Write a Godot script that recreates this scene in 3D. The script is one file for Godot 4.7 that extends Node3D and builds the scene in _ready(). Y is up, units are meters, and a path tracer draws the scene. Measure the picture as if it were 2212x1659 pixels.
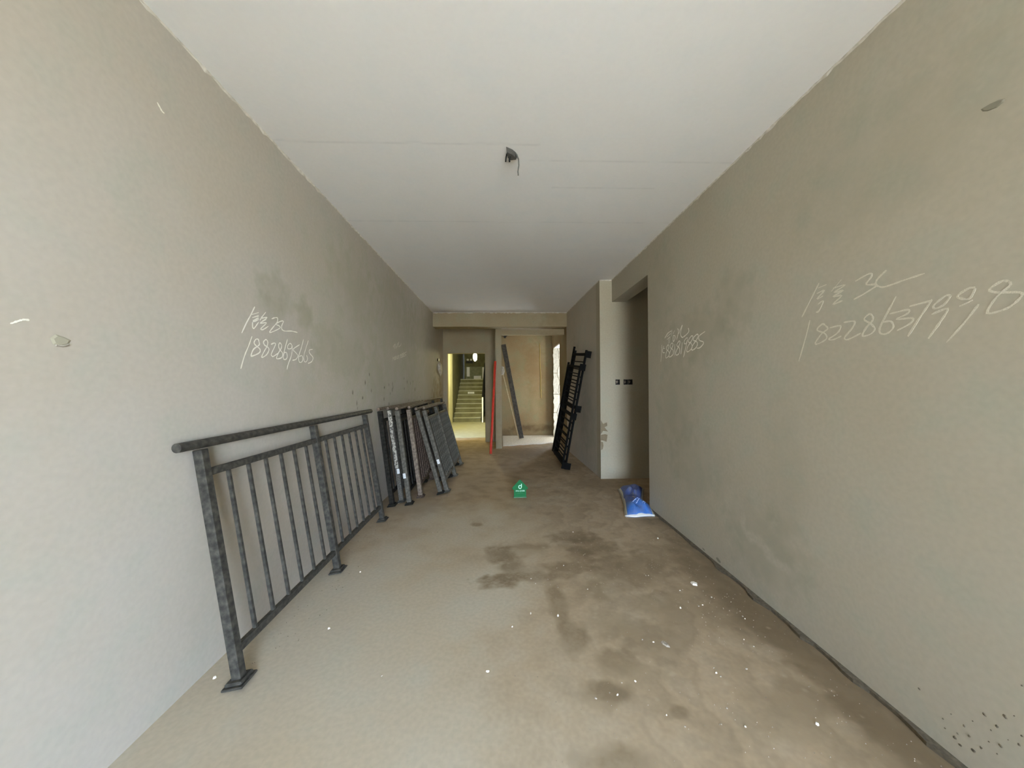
extends Node3D
# A bare concrete flat with leaning iron railings. Room axis is -Z, the floor is y = 0, units are metres.

const WALL_L := -1.41
const WALL_R := 1.61
const CEIL := 2.88
var rng := RandomNumberGenerator.new()
var M := {}
var taken := {}
var layer := 0

# ------------------------------------------------------------------ naming and grouping
func numbered(called: String) -> String:
	if not taken.has(called):
		taken[called] = 0
		return called
	taken[called] += 1
	return "%s_%03d" % [called, taken[called]]

func tag(o: Node, label: String, category: String, group := "") -> Node:
	o.set_meta("label", label)
	o.set_meta("category", category)
	if group != "":
		o.set_meta("group", group)
	return o

func thing(called: String, label: String, category: String, xf := Transform3D(), group := "") -> Node3D:
	var o := Node3D.new()
	o.name = numbered(called)
	add_child(o)
	o.transform = xf
	tag(o, label, category, group)
	return o

func obj(called: String, st: SurfaceTool, mat: Material, parent: Node = null) -> MeshInstance3D:
	var o := MeshInstance3D.new()
	st.generate_normals()
	o.mesh = st.commit()
	o.material_override = null
	o.mesh.surface_set_material(0, mat)
	if parent == null:
		o.name = numbered(called)
		add_child(o)
	else:
		o.name = called
		parent.add_child(o, true)
	return o

func struct(called: String, st: SurfaceTool, mat: Material, label: String) -> MeshInstance3D:
	var o := obj(called, st, mat)
	o.set_meta("kind", "structure")
	o.set_meta("label", label)
	return o

# ------------------------------------------------------------------ shapes
func begin() -> SurfaceTool:
	var st := SurfaceTool.new()
	st.begin(Mesh.PRIMITIVE_TRIANGLES)
	st.set_smooth_group(-1)
	return st

# one triangle whose front looks along n; uv in metres of the plane it lies in
func tri(st: SurfaceTool, a: Vector3, b: Vector3, c: Vector3, n: Vector3, uv: Array = []) -> void:
	var p := [a, b, c]
	var t: Array = uv.duplicate()
	if (b - a).cross(c - a).dot(n) > 0.0:
		p = [a, c, b]
		if t.size() == 3:
			t = [uv[0], uv[2], uv[1]]
	for i in 3:
		var v: Vector3 = p[i]
		var q: Vector2
		if t.size() == 3:
			q = t[i]
		else:
			var m := n.abs()
			if m.x >= m.y and m.x >= m.z:
				q = Vector2(-v.z, v.y)
			elif m.y >= m.z:
				q = Vector2(v.x, -v.z)
			else:
				q = Vector2(v.x, v.y)
		st.set_uv(q)
		st.set_uv2(q)
		st.add_vertex(v)

func quad(st: SurfaceTool, a: Vector3, b: Vector3, c: Vector3, d: Vector3, n: Vector3, uv: Array = []) -> void:
	if uv.size() == 4:
		tri(st, a, b, c, n, [uv[0], uv[1], uv[2]])
		tri(st, a, c, d, n, [uv[0], uv[2], uv[3]])
	else:
		tri(st, a, b, c, n)
		tri(st, a, c, d, n)

# a box from lo to hi
func slab(st: SurfaceTool, lo: Vector3, hi: Vector3) -> void:
	box(st, Transform3D(Basis(), (lo + hi) * 0.5), hi - lo, 0.0)

# a box with chamfered edges, turned by xf
func box(st: SurfaceTool, xf: Transform3D, size: Vector3, bevel := 0.0) -> void:
	var h := size * 0.5
	var b := minf(bevel, minf(h.x, minf(h.y, h.z)) * 0.9)
	for ax in 3:
		var u := (ax + 1) % 3
		var v := (ax + 2) % 3
		for s in [-1.0, 1.0]:
			var n := Vector3()
			n[ax] = s
			var c := []
			for k in [[-1, -1], [1, -1], [1, 1], [-1, 1]]:
				var p := Vector3()
				p[ax] = s * h[ax]
				p[u] = k[0] * (h[u] - b)
				p[v] = k[1] * (h[v] - b)
				c.append(xf * p)
			quad(st, c[0], c[1], c[2], c[3], xf.basis * n)
			if b > 0.0:
				for s2 in [-1.0, 1.0]:
					var e := []
					for k in [[0, -1], [0, 1], [1, 1], [1, -1]]:
						var p := Vector3()
						p[ax] = s * (h[ax] - (b if k[0] == 1 else 0.0))
						p[u] = s2 * (h[u] - (0.0 if k[0] == 1 else b))
						p[v] = k[1] * (h[v] - b)
						e.append(xf * p)
					var m := Vector3()
					m[ax] = s
					m[u] = s2
					quad(st, e[0], e[1], e[2], e[3], xf.basis * m)
	if b > 0.0:
		for i in 8:
			var s := Vector3(1 if i & 1 else -1, 1 if i & 2 else -1, 1 if i & 4 else -1)
			var q := []
			for ax in 3:
				var p := s * (h - Vector3(b, b, b))
				p[ax] = s[ax] * h[ax]
				q.append(xf * p)
			tri(st, q[0], q[1], q[2], xf.basis * s)

# a round bar through points, radius may differ per point, closed ends
func tube(st: SurfaceTool, pts: Array, radius, sides := 10) -> void:
	var rings := []
	var n := pts.size()
	var side := Vector3()
	for i in n:
		var p: Vector3 = pts[i]
		var d: Vector3 = (pts[mini(i + 1, n - 1)] - pts[maxi(i - 1, 0)]).normalized()
		if i == 0:
			side = d.cross(Vector3.UP if absf(d.y) < 0.9 else Vector3.RIGHT).normalized()
		side = (side - d * side.dot(d)).normalized()
		var up := d.cross(side)
		var r: float = radius[i] if radius is Array else radius
		var ring := []
		for k in sides:
			var a := TAU * k / sides
			ring.append(p + (side * cos(a) + up * sin(a)) * r)
		rings.append(ring)
	for i in n - 1:
		for k in sides:
			var k2 := (k + 1) % sides
			var mid: Vector3 = (rings[i][k] + rings[i + 1][k2]) * 0.5 - (pts[i] + pts[i + 1]) * 0.5
			st.set_smooth_group(1)
			quad(st, rings[i][k], rings[i][k2], rings[i + 1][k2], rings[i + 1][k], mid)
	st.set_smooth_group(-1)
	for e in [0, n - 1]:
		var out: Vector3 = (pts[0] - pts[1]) if e == 0 else (pts[n - 1] - pts[n - 2])
		for k in sides:
			tri(st, pts[e], rings[e][k], rings[e][(k + 1) % sides], out)

# turned shape about the y axis through c; profile of Vector2(radius, height)
func lathe(st: SurfaceTool, c: Vector3, profile: Array, sides := 16, stretch := Vector3.ONE) -> void:
	st.set_smooth_group(1)
	for i in profile.size() - 1:
		for k in sides:
			var a0 := TAU * k / sides
			var a1 := TAU * (k + 1) / sides
			var p: Vector2 = profile[i]
			var q: Vector2 = profile[i + 1]
			var v := [Vector3(cos(a0) * p.x, p.y, sin(a0) * p.x), Vector3(cos(a1) * p.x, p.y, sin(a1) * p.x), Vector3(cos(a1) * q.x, q.y, sin(a1) * q.x), Vector3(cos(a0) * q.x, q.y, sin(a0) * q.x)]
			var out := Vector3(cos((a0 + a1) * 0.5), 0, sin((a0 + a1) * 0.5)) * (p.y - q.y if p.y != q.y else 0.0)
			out = Vector3(cos((a0 + a1) * 0.5) * absf(q.y - p.y), (p.x - q.x) * signf(q.y - p.y) if q.y != p.y else signf(p.x - q.x), sin((a0 + a1) * 0.5) * absf(q.y - p.y))
			for j in 4:
				v[j] = c + v[j] * stretch
			if p.x > 1e-5:
				tri(st, v[0], v[1], v[2], out)
			if q.x > 1e-5:
				tri(st, v[0], v[2], v[3], out)
	st.set_smooth_group(-1)

# a prism over a polygon in the plane (o, ex, ey), raised by ez
func prism(st: SurfaceTool, poly: PackedVector2Array, o: Vector3, ex: Vector3, ey: Vector3, ez: Vector3, shrink := 1.0) -> void:
	var mid := Vector2()
	for p in poly:
		mid += p / poly.size()
	var top := []
	var low := []
	for p in poly:
		low.append(o + ex * p.x + ey * p.y)
		var q := mid + (p - mid) * shrink
		top.append(o + ex * q.x + ey * q.y + ez)
	var t := Geometry2D.triangulate_polygon(poly)
	for i in range(0, t.size(), 3):
		tri(st, top[t[i]], top[t[i + 1]], top[t[i + 2]], ez)
		tri(st, low[t[i]], low[t[i + 1]], low[t[i + 2]], -ez)
	var c := o + ex * mid.x + ey * mid.y
	for i in poly.size():
		var j := (i + 1) % poly.size()
		quad(st, low[i], low[j], top[j], top[i], (low[i] + low[j]) * 0.5 - c)

# a rough stone-like lump
func lump(st: SurfaceTool, at: Vector3, size: Vector3, turn := 0.0) -> void:
	var b := Basis(Vector3.UP, turn)
	var ring := []
	var n := 6
	for k in n:
		var a := TAU * k / n + rng.randf_range(-0.25, 0.25)
		var r := rng.randf_range(0.75, 1.1)
		ring.append(Vector3(cos(a) * r * size.x, 0, sin(a) * r * size.z) * 0.5)
	var top := []
	for k in n:
		top.append(ring[k] * rng.randf_range(0.55, 0.8) + Vector3(0, size.y * rng.randf_range(0.75, 1.1), 0))
	for k in n:
		var j := (k + 1) % n
		quad(st, at + b * ring[k], at + b * ring[j], at + b * top[j], at + b * top[k], b * ring[k] + b * ring[j])
		tri(st, at + b * top[k], at + b * top[j], at + Vector3(0, size.y, 0), Vector3.UP)
		tri(st, at + b * ring[k], at + b * ring[j], at, Vector3.DOWN)

func smooth(pts: Array, steps := 4) -> Array:
	if pts.size() < 3:
		return pts
	var out := []
	for i in pts.size() - 1:
		var a: Vector2 = pts[maxi(i - 1, 0)]
		var b: Vector2 = pts[i]
		var c: Vector2 = pts[i + 1]
		var d: Vector2 = pts[mini(i + 2, pts.size() - 1)]
		for s in steps:
			out.append(b.cubic_interpolate(c, a, d, float(s) / steps))
	out.append(pts[-1])
	return out

# a flat stroke of chalk or print, w wide, t thick, on the plane (o, ex, ey, ez)
func stroke(st: SurfaceTool, pts: Array, w: float, t: float, o: Vector3, ex: Vector3, ey: Vector3, ez: Vector3) -> void:
	var n := pts.size()
	t += (layer % 12) * 0.00004
	var l := []
	var r := []
	for i in n:
		var d: Vector2 = (pts[mini(i + 1, n - 1)] - pts[maxi(i - 1, 0)]).normalized()
		var s := Vector2(-d.y, d.x) * w * 0.5 * rng.randf_range(0.6, 1.2) * (0.55 if i == 0 or i == n - 1 else 1.0)
		l.append(pts[i] + s)
		r.append(pts[i] - s)
	var f := func(p: Vector2, h: float) -> Vector3: return o + ex * p.x + ey * p.y + ez * h
	layer += 1
	for i in n - 1:
		# later strokes lie a hair above earlier ones, as chalk on chalk
		t += 0.000006
		quad(st, f.call(l[i], t), f.call(r[i], t), f.call(r[i + 1], t), f.call(l[i + 1], t), ez)
		quad(st, f.call(l[i], 0.0), f.call(l[i + 1], 0.0), f.call(l[i + 1], t), f.call(l[i], t), f.call(l[i], 0.0) - f.call(r[i], 0.0))
		quad(st, f.call(r[i], 0.0), f.call(r[i + 1], 0.0), f.call(r[i + 1], t), f.call(r[i], t), f.call(r[i], 0.0) - f.call(l[i], 0.0))

# ------------------------------------------------------------------ materials
func noise(seed_: int, freq: float, octaves := 4) -> FastNoiseLite:
	var f := FastNoiseLite.new()
	f.noise_type = FastNoiseLite.TYPE_SIMPLEX_SMOOTH
	f.seed = seed_
	f.frequency = freq
	f.fractal_octaves = octaves
	return f

func flat(c: Color, rough := 0.85, metal := 0.0) -> StandardMaterial3D:
	var m := StandardMaterial3D.new()
	m.albedo_color = c
	m.roughness = rough
	m.metallic = metal
	return m

func speckle(seed_: int, dark: Color, light: Color, freq: float, side := 256) -> NoiseTexture2D:
	var t := NoiseTexture2D.new()
	t.width = side
	t.height = side
	t.seamless = true
	t.noise = noise(seed_, freq, 5)
	var g := Gradient.new()
	g.set_color(0, dark)
	g.set_color(1, light)
	t.color_ramp = g
	return t

# paint or plaster with fine mottling, mapped by the object's own axes
func mottled(seed_: int, dark: Color, light: Color, freq: float, scale: float, rough := 0.85, metal := 0.0) -> StandardMaterial3D:
	var m := flat(Color.WHITE, rough, metal)
	m.albedo_texture = speckle(seed_, dark, light, freq)
	m.uv1_triplanar = true
	m.uv1_scale = Vector3.ONE * scale
	return m

# A plaster or screed sheet of w x h metres from (u0, v0): base colour, broad mottling, fine grain, then stains.
# A stain is [u, v, radius u, radius v, strength, colour]; strength fades with a noisy rim.
func sheet(u0: float, v0: float, w: float, h: float, ppm: float, base: Color, warm: Color, cold: Color, stains: Array, seed_: int, grain := 0.05, veil = null) -> StandardMaterial3D:
	var nx := int(w * ppm)
	var ny := int(h * ppm)
	var big := noise(seed_, 0.9, 4)
	var mid := noise(seed_ + 1, 3.5, 4)
	var fine := noise(seed_ + 2, 34.0, 3)
	var rim := noise(seed_ + 3, 7.0, 4)
	var img := Image.create(nx, ny, false, Image.FORMAT_RGB8)
	var bins := {}
	for s in stains:
		var reach := 1.6
		for i in range(int(floor((s[0] - s[2] * reach) / 0.25)), int(floor((s[0] + s[2] * reach) / 0.25)) + 1):
			for j in range(int(floor((s[1] - s[3] * reach) / 0.25)), int(floor((s[1] + s[3] * reach) / 0.25)) + 1):
				var key := Vector2i(i, j)
				if not bins.has(key):
					bins[key] = []
				bins[key].append(s)
	for y in ny:
		var v := v0 + h - (y + 0.5) / ppm
		for x in nx:
			var u := u0 + (x + 0.5) / ppm
			var b := big.get_noise_2d(u, v)
			var m := mid.get_noise_2d(u, v)
			var c := base
			c = c.lerp(warm, clampf(0.5 + b * 1.1, 0.0, 1.0) * 0.7)
			c = c.lerp(cold, clampf(m * 1.2 - b * 0.4, 0.0, 1.0) * 0.8)
			if veil != null:
				c = veil.call(c, u, v, b, m)
			var key := Vector2i(int(floor(u / 0.25)), int(floor(v / 0.25)))
			if bins.has(key):
				var e := rim.get_noise_2d(u, v)
				for s in bins[key]:
					var d := Vector2((u - s[0]) / s[2], (v - s[1]) / s[3]).length() + e * 0.55
					var k: float = clampf((1.25 - d) / 0.7, 0.0, 1.0) * s[4]
					if k > 0.0:
						c = c.lerp(s[5], k * clampf(0.75 + m * 0.7 + fine.get_noise_2d(u, v) * 0.4, 0.0, 1.0))
			var g := 1.0 + fine.get_noise_2d(u, v) * grain * 2.0
			img.set_pixel(x, y, Color(clampf(c.r * g, 0, 1), clampf(c.g * g, 0, 1), clampf(c.b * g, 0, 1)))
	var out := flat(Color.WHITE, 0.92)
	out.albedo_texture = ImageTexture.create_from_image(img)
	# texture coordinates arrive in metres with v upwards
	out.uv1_scale = Vector3(1.0 / w, -1.0 / h, 1)
	out.uv1_offset = Vector3(-u0 / w, (v0 + h) / h, 0)
	out.metallic_specular = 0.3
	return out

# ------------------------------------------------------------------ railings
# Local axes: x along the railing, y from foot to handrail, z towards the room.
# spec: posts (x of each), hand (start and end of the handrail), h (height), per (balusters in each bay), extra
func railing(called: String, label: String, xf: Transform3D, spec: Dictionary, group := "") -> Node3D:
	var t := thing(called, label, "railing", xf, group)
	var posts: Array = spec.posts
	var h: float = spec.get("h", 1.1)
	var m: Material = spec.mat
	var tone: Material = spec.get("hand_mat", m)
	var thick: float = spec.get("w", 0.042)
	var x0: float = posts[0]
	var x1: float = posts[-1]
	for i in posts.size():
		var st := begin()
		box(st, Transform3D(Basis(), Vector3(posts[i], h * 0.5 - 0.008, 0)), Vector3(thick, h - 0.036, thick), 0.003)
		var mat: Material = spec.post_mats[i] if spec.has("post_mats") else m
		var p := obj("post", st, mat, t)
		if spec.get("plates", true):
			st = begin()
			box(st, Transform3D(Basis(), Vector3(posts[i], 0.005, 0)), Vector3(0.105, 0.01, 0.095), 0.003)
			box(st, Transform3D(Basis(), Vector3(posts[i], 0.017, 0)), Vector3(0.085, 0.016, 0.078), 0.006)
			obj("base_plate", st, m, p)
		if i == 0 and spec.has("sticker"):
			var s = spec.sticker
			st = begin()
			slab(st, Vector3(posts[0] - thick * 0.5 - 0.0015, s[0] - 0.028, s[1] - 0.015), Vector3(posts[0] - thick * 0.5 - 0.0002, s[0] + 0.028, s[1] + 0.015))
			var k := obj("sticker", st, M.paper, p)
			k.set_meta("label", "white paper sticker on the post")
			st = begin()
			for j in 4:
				slab(st, Vector3(posts[0] - thick * 0.5 - 0.0019, s[0] + 0.016 - j * 0.011, s[1] - 0.01), Vector3(posts[0] - thick * 0.5 - 0.0015, s[0] + 0.019 - j * 0.011, s[1] + 0.009 - 0.004 * (j % 2)))
			obj("sticker_print", st, M.ink, p)
		if i == 0 and spec.has("flakes"):
			st = begin()
			for j in 120:
				var y: float = h - 0.03 - pow(rng.randf(), 1.4) * 0.66
				var w := rng.randf_range(0.003, 0.012)
				var poly := PackedVector2Array()
				for k in 6:
					var a := TAU * k / 6.0
					poly.append(Vector2(cos(a) * w * rng.randf_range(0.6, 1.1), sin(a) * w * rng.randf_range(0.9, 2.2)))
				prism(st, poly, Vector3(posts[0] - thick * 0.5 - 0.0002, y, rng.randf_range(-0.017, 0.017)), Vector3(0, 0, 1), Vector3(0, 1, 0), Vector3(-rng.randf_range(0.001, 0.004), 0, 0), 0.7)
			var k := obj("plaster_flakes", st, M.white_plaster, p)
			k.set_meta("kind", "stuff")
			k.set_meta("label", "crusted white plaster splashed on the post")
	var st := begin()
	tube(st, [Vector3(spec.hand[0], h, 0), Vector3(spec.hand[1], h, 0)], spec.get("r", 0.021), 14)
	obj("handrail", st, tone, t)
	var ends: float = spec.get("rail_over", 0.0)
	st = begin()
	box(st, Transform3D(Basis(), Vector3((x0 + x1) * 0.5, h - 0.135, 0)), Vector3(x1 - x0 + ends * 2.0, 0.034, 0.032), 0.003)
	obj("upper_rail", st, m, t)
	st = begin()
	box(st, Transform3D(Basis(), Vector3((x0 + x1) * 0.5, 0.14, 0)), Vector3(x1 - x0 + ends * 2.0, 0.034, 0.032), 0.003)
	obj("lower_rail", st, m, t)
	var bar := begin()
	box(bar, Transform3D(), Vector3(0.017, h - 0.135 - 0.14 - 0.03, 0.017), 0.002)
	var shared: Mesh = null
	for i in posts.size() - 1:
		var n: int = spec.per
		var a: float = posts[i]
		var b: float = posts[i + 1]
		for k in n:
			var o: MeshInstance3D
			if shared == null:
				o = obj("baluster", bar, m, t)
				shared = o.mesh
			else:
				o = MeshInstance3D.new()
				o.mesh = shared
				o.name = "baluster"
				t.add_child(o, true)
			o.position = Vector3(lerpf(a, b, (k + 1.0) / (n + 1.0)), (h - 0.135 + 0.14) * 0.5, 0)
	return t

# where a railing stands: its foot, leaning by lean degrees to the left wall, turned by yaw degrees
func leaning(foot: Vector3, lean: float, yaw := 0.0) -> Transform3D:
	var a := deg_to_rad(lean)
	var x := Vector3(-sin(deg_to_rad(yaw)), 0, -cos(deg_to_rad(yaw)))
	var out := Vector3(cos(deg_to_rad(yaw)), 0, -sin(deg_to_rad(yaw)))
	var y := Vector3.UP * cos(a) - out * sin(a)
	return Transform3D(Basis(x, y, x.cross(y)), foot)

func writing(called: String, label: String, wall_x: float, glyphs: Array, width: float, mat: Material) -> void:
	var side := 1.0 if wall_x < 0.0 else -1.0
	var u: float = glyphs[0][1][0]
	var v: float = glyphs[0][1][1]
	var t := thing(called, label, "writing", Transform3D(Basis(), Vector3(wall_x, v, -u)))
	for g in glyphs:
		var st := begin()
		for k in range(1, g.size()):
			var pts := []
			for i in range(0, g[k].size(), 2):
				pts.append(Vector2(g[k][i] - u, g[k][i + 1] - v))
			stroke(st, smooth(pts), width, 0.0003, Vector3(side * 0.0004, 0, 0), Vector3(0, 0, -1), Vector3.UP, Vector3(side, 0, 0))
		obj(g[0], st, mat, t)

func stain(p: Vector2, r: Vector2, k: float, c: Color) -> Array:
	return [p.x, -p.y, r.x, r.y, k, c]

func _ready() -> void:
	rng.seed = 7
	# ---------------------------------------------------------------- camera
	var cam := Camera3D.new()
	cam.name = "camera"
	cam.fov = rad_to_deg(2.0 * atan(829.5 / 775.0))
	cam.near = 0.02
	cam.far = 80.0
	cam.transform = Transform3D(Basis(Vector3(0.99954, -0.00628, 0.02966), Vector3(0.00611, 0.99996, 0.0058), Vector3(-0.0297, -0.00562, 0.99954)).orthonormalized(), Vector3(0, 1.35, 0))
	add_child(cam)
	cam.current = true
	# ---------------------------------------------------------------- sky: an even overcast, and the exposure
	var we := WorldEnvironment.new()
	we.name = "environment"
	var env := Environment.new()
	var sky := Sky.new()
	var sm := ProceduralSkyMaterial.new()
	sm.sky_top_color = Color(0.74, 0.85, 1.0)
	sm.sky_horizon_color = Color(0.86, 0.92, 1.0)
	sm.ground_horizon_color = Color(0.80, 0.85, 0.90)
	sm.ground_bottom_color = Color(0.74, 0.77, 0.79)
	sm.energy_multiplier = 1.0
	sky.sky_material = sm
	env.background_mode = Environment.BG_SKY
	env.sky = sky
	env.tonemap_mode = Environment.TONE_MAPPER_LINEAR
	env.tonemap_exposure = 52.0
	env.sdfgi_enabled = true
	env.ssao_enabled = true
	env.ssil_enabled = true
	we.environment = env
	add_child(we)
	make_materials()
	setting()
	stair_hall()
	railings()
	small_things()
	writings()

func make_materials() -> void:
	M.iron = mottled(11, Color(0.19, 0.185, 0.17), Color(0.36, 0.345, 0.31), 0.03, 3.0, 0.55)
	M.iron_pale = mottled(12, Color(0.28, 0.27, 0.24), Color(0.45, 0.43, 0.385), 0.03, 3.0, 0.6)
	M.iron_dark = mottled(10, Color(0.10, 0.095, 0.085), Color(0.22, 0.21, 0.185), 0.03, 3.0, 0.8)  # darker copy; shade between the stacked railings is put into its colour
	M.iron_brown = mottled(13, Color(0.24, 0.19, 0.16), Color(0.46, 0.40, 0.35), 0.05, 3.0, 0.7)
	M.iron_dusty = mottled(14, Color(0.34, 0.30, 0.26), Color(0.60, 0.54, 0.47), 0.04, 2.0, 0.8)
	M.iron_black = mottled(15, Color(0.03, 0.03, 0.028), Color(0.09, 0.09, 0.08), 0.03, 3.0, 0.7)
	M.iron_white = mottled(16, Color(0.22, 0.21, 0.19), Color(0.50, 0.48, 0.44), 0.06, 4.0, 0.8)
	for k in ["iron", "iron_pale", "iron_dark", "iron_brown", "iron_dusty", "iron_black", "iron_white"]:
		M[k].metallic_specular = 0.2
	M.paper = flat(Color(0.93, 0.93, 0.92), 0.8)
	M.ink = flat(Color(0.45, 0.45, 0.46), 0.8)
	M.white_plaster = mottled(17, Color(0.52, 0.49, 0.43), Color(0.84, 0.81, 0.75), 0.05, 4.0, 0.95)
	M.bead = mottled(18, Color(0.70, 0.67, 0.60), Color(0.94, 0.91, 0.86), 0.03, 2.0, 0.95)
	M.chalk = mottled(19, Color(0.90, 0.875, 0.80), Color(0.99, 0.97, 0.92), 0.09, 9.0, 1.0)
	M.chalk_faint = mottled(20, Color(0.76, 0.73, 0.65), Color(0.92, 0.89, 0.81), 0.09, 9.0, 1.0)
	M.chip = flat(Color(0.93, 0.90, 0.84), 0.9)
	M.crumb = mottled(21, Color(0.45, 0.40, 0.33), Color(0.80, 0.75, 0.67), 0.05, 6.0, 0.95)
	M.mud = mottled(22, Color(0.30, 0.27, 0.21), Color(0.46, 0.41, 0.33), 0.04, 4.0, 0.95)
	M.patch = mottled(29, Color(0.48, 0.42, 0.32), Color(0.60, 0.54, 0.43), 0.05, 6.0, 0.95)
	M.screed = mottled(23, Color(0.40, 0.36, 0.29), Color(0.52, 0.48, 0.40), 0.03, 2.0, 0.95)
	M.red = mottled(24, Color(0.78, 0.16, 0.09), Color(0.90, 0.27, 0.18), 0.02, 2.0, 0.4)
	M.wood_dark = mottled(25, Color(0.17, 0.16, 0.14), Color(0.30, 0.28, 0.25), 0.02, 2.0, 0.8)
	M.wood_pale = mottled(26, Color(0.60, 0.54, 0.42), Color(0.78, 0.72, 0.60), 0.03, 3.0, 0.8)
	M.yellow = flat(Color(0.62, 0.52, 0.26), 0.7)
	M.black = flat(Color(0.03, 0.03, 0.03), 0.6)
	M.box_metal = mottled(27, Color(0.05, 0.045, 0.035), Color(0.16, 0.135, 0.10), 0.06, 9.0, 0.7)
	M.green = mottled(28, Color(0.0, 0.39, 0.18), Color(0.01, 0.44, 0.22), 0.02, 3.0, 0.75)
	M.mint = flat(Color(0.80, 0.98, 0.85), 0.6)
	M.mint_faint = flat(Color(0.28, 0.62, 0.42), 0.6)
	var clear := flat(Color(0.80, 0.92, 0.85, 0.25), 0.08)
	clear.transparency = BaseMaterial3D.TRANSPARENCY_ALPHA
	M.clear = clear

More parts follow.
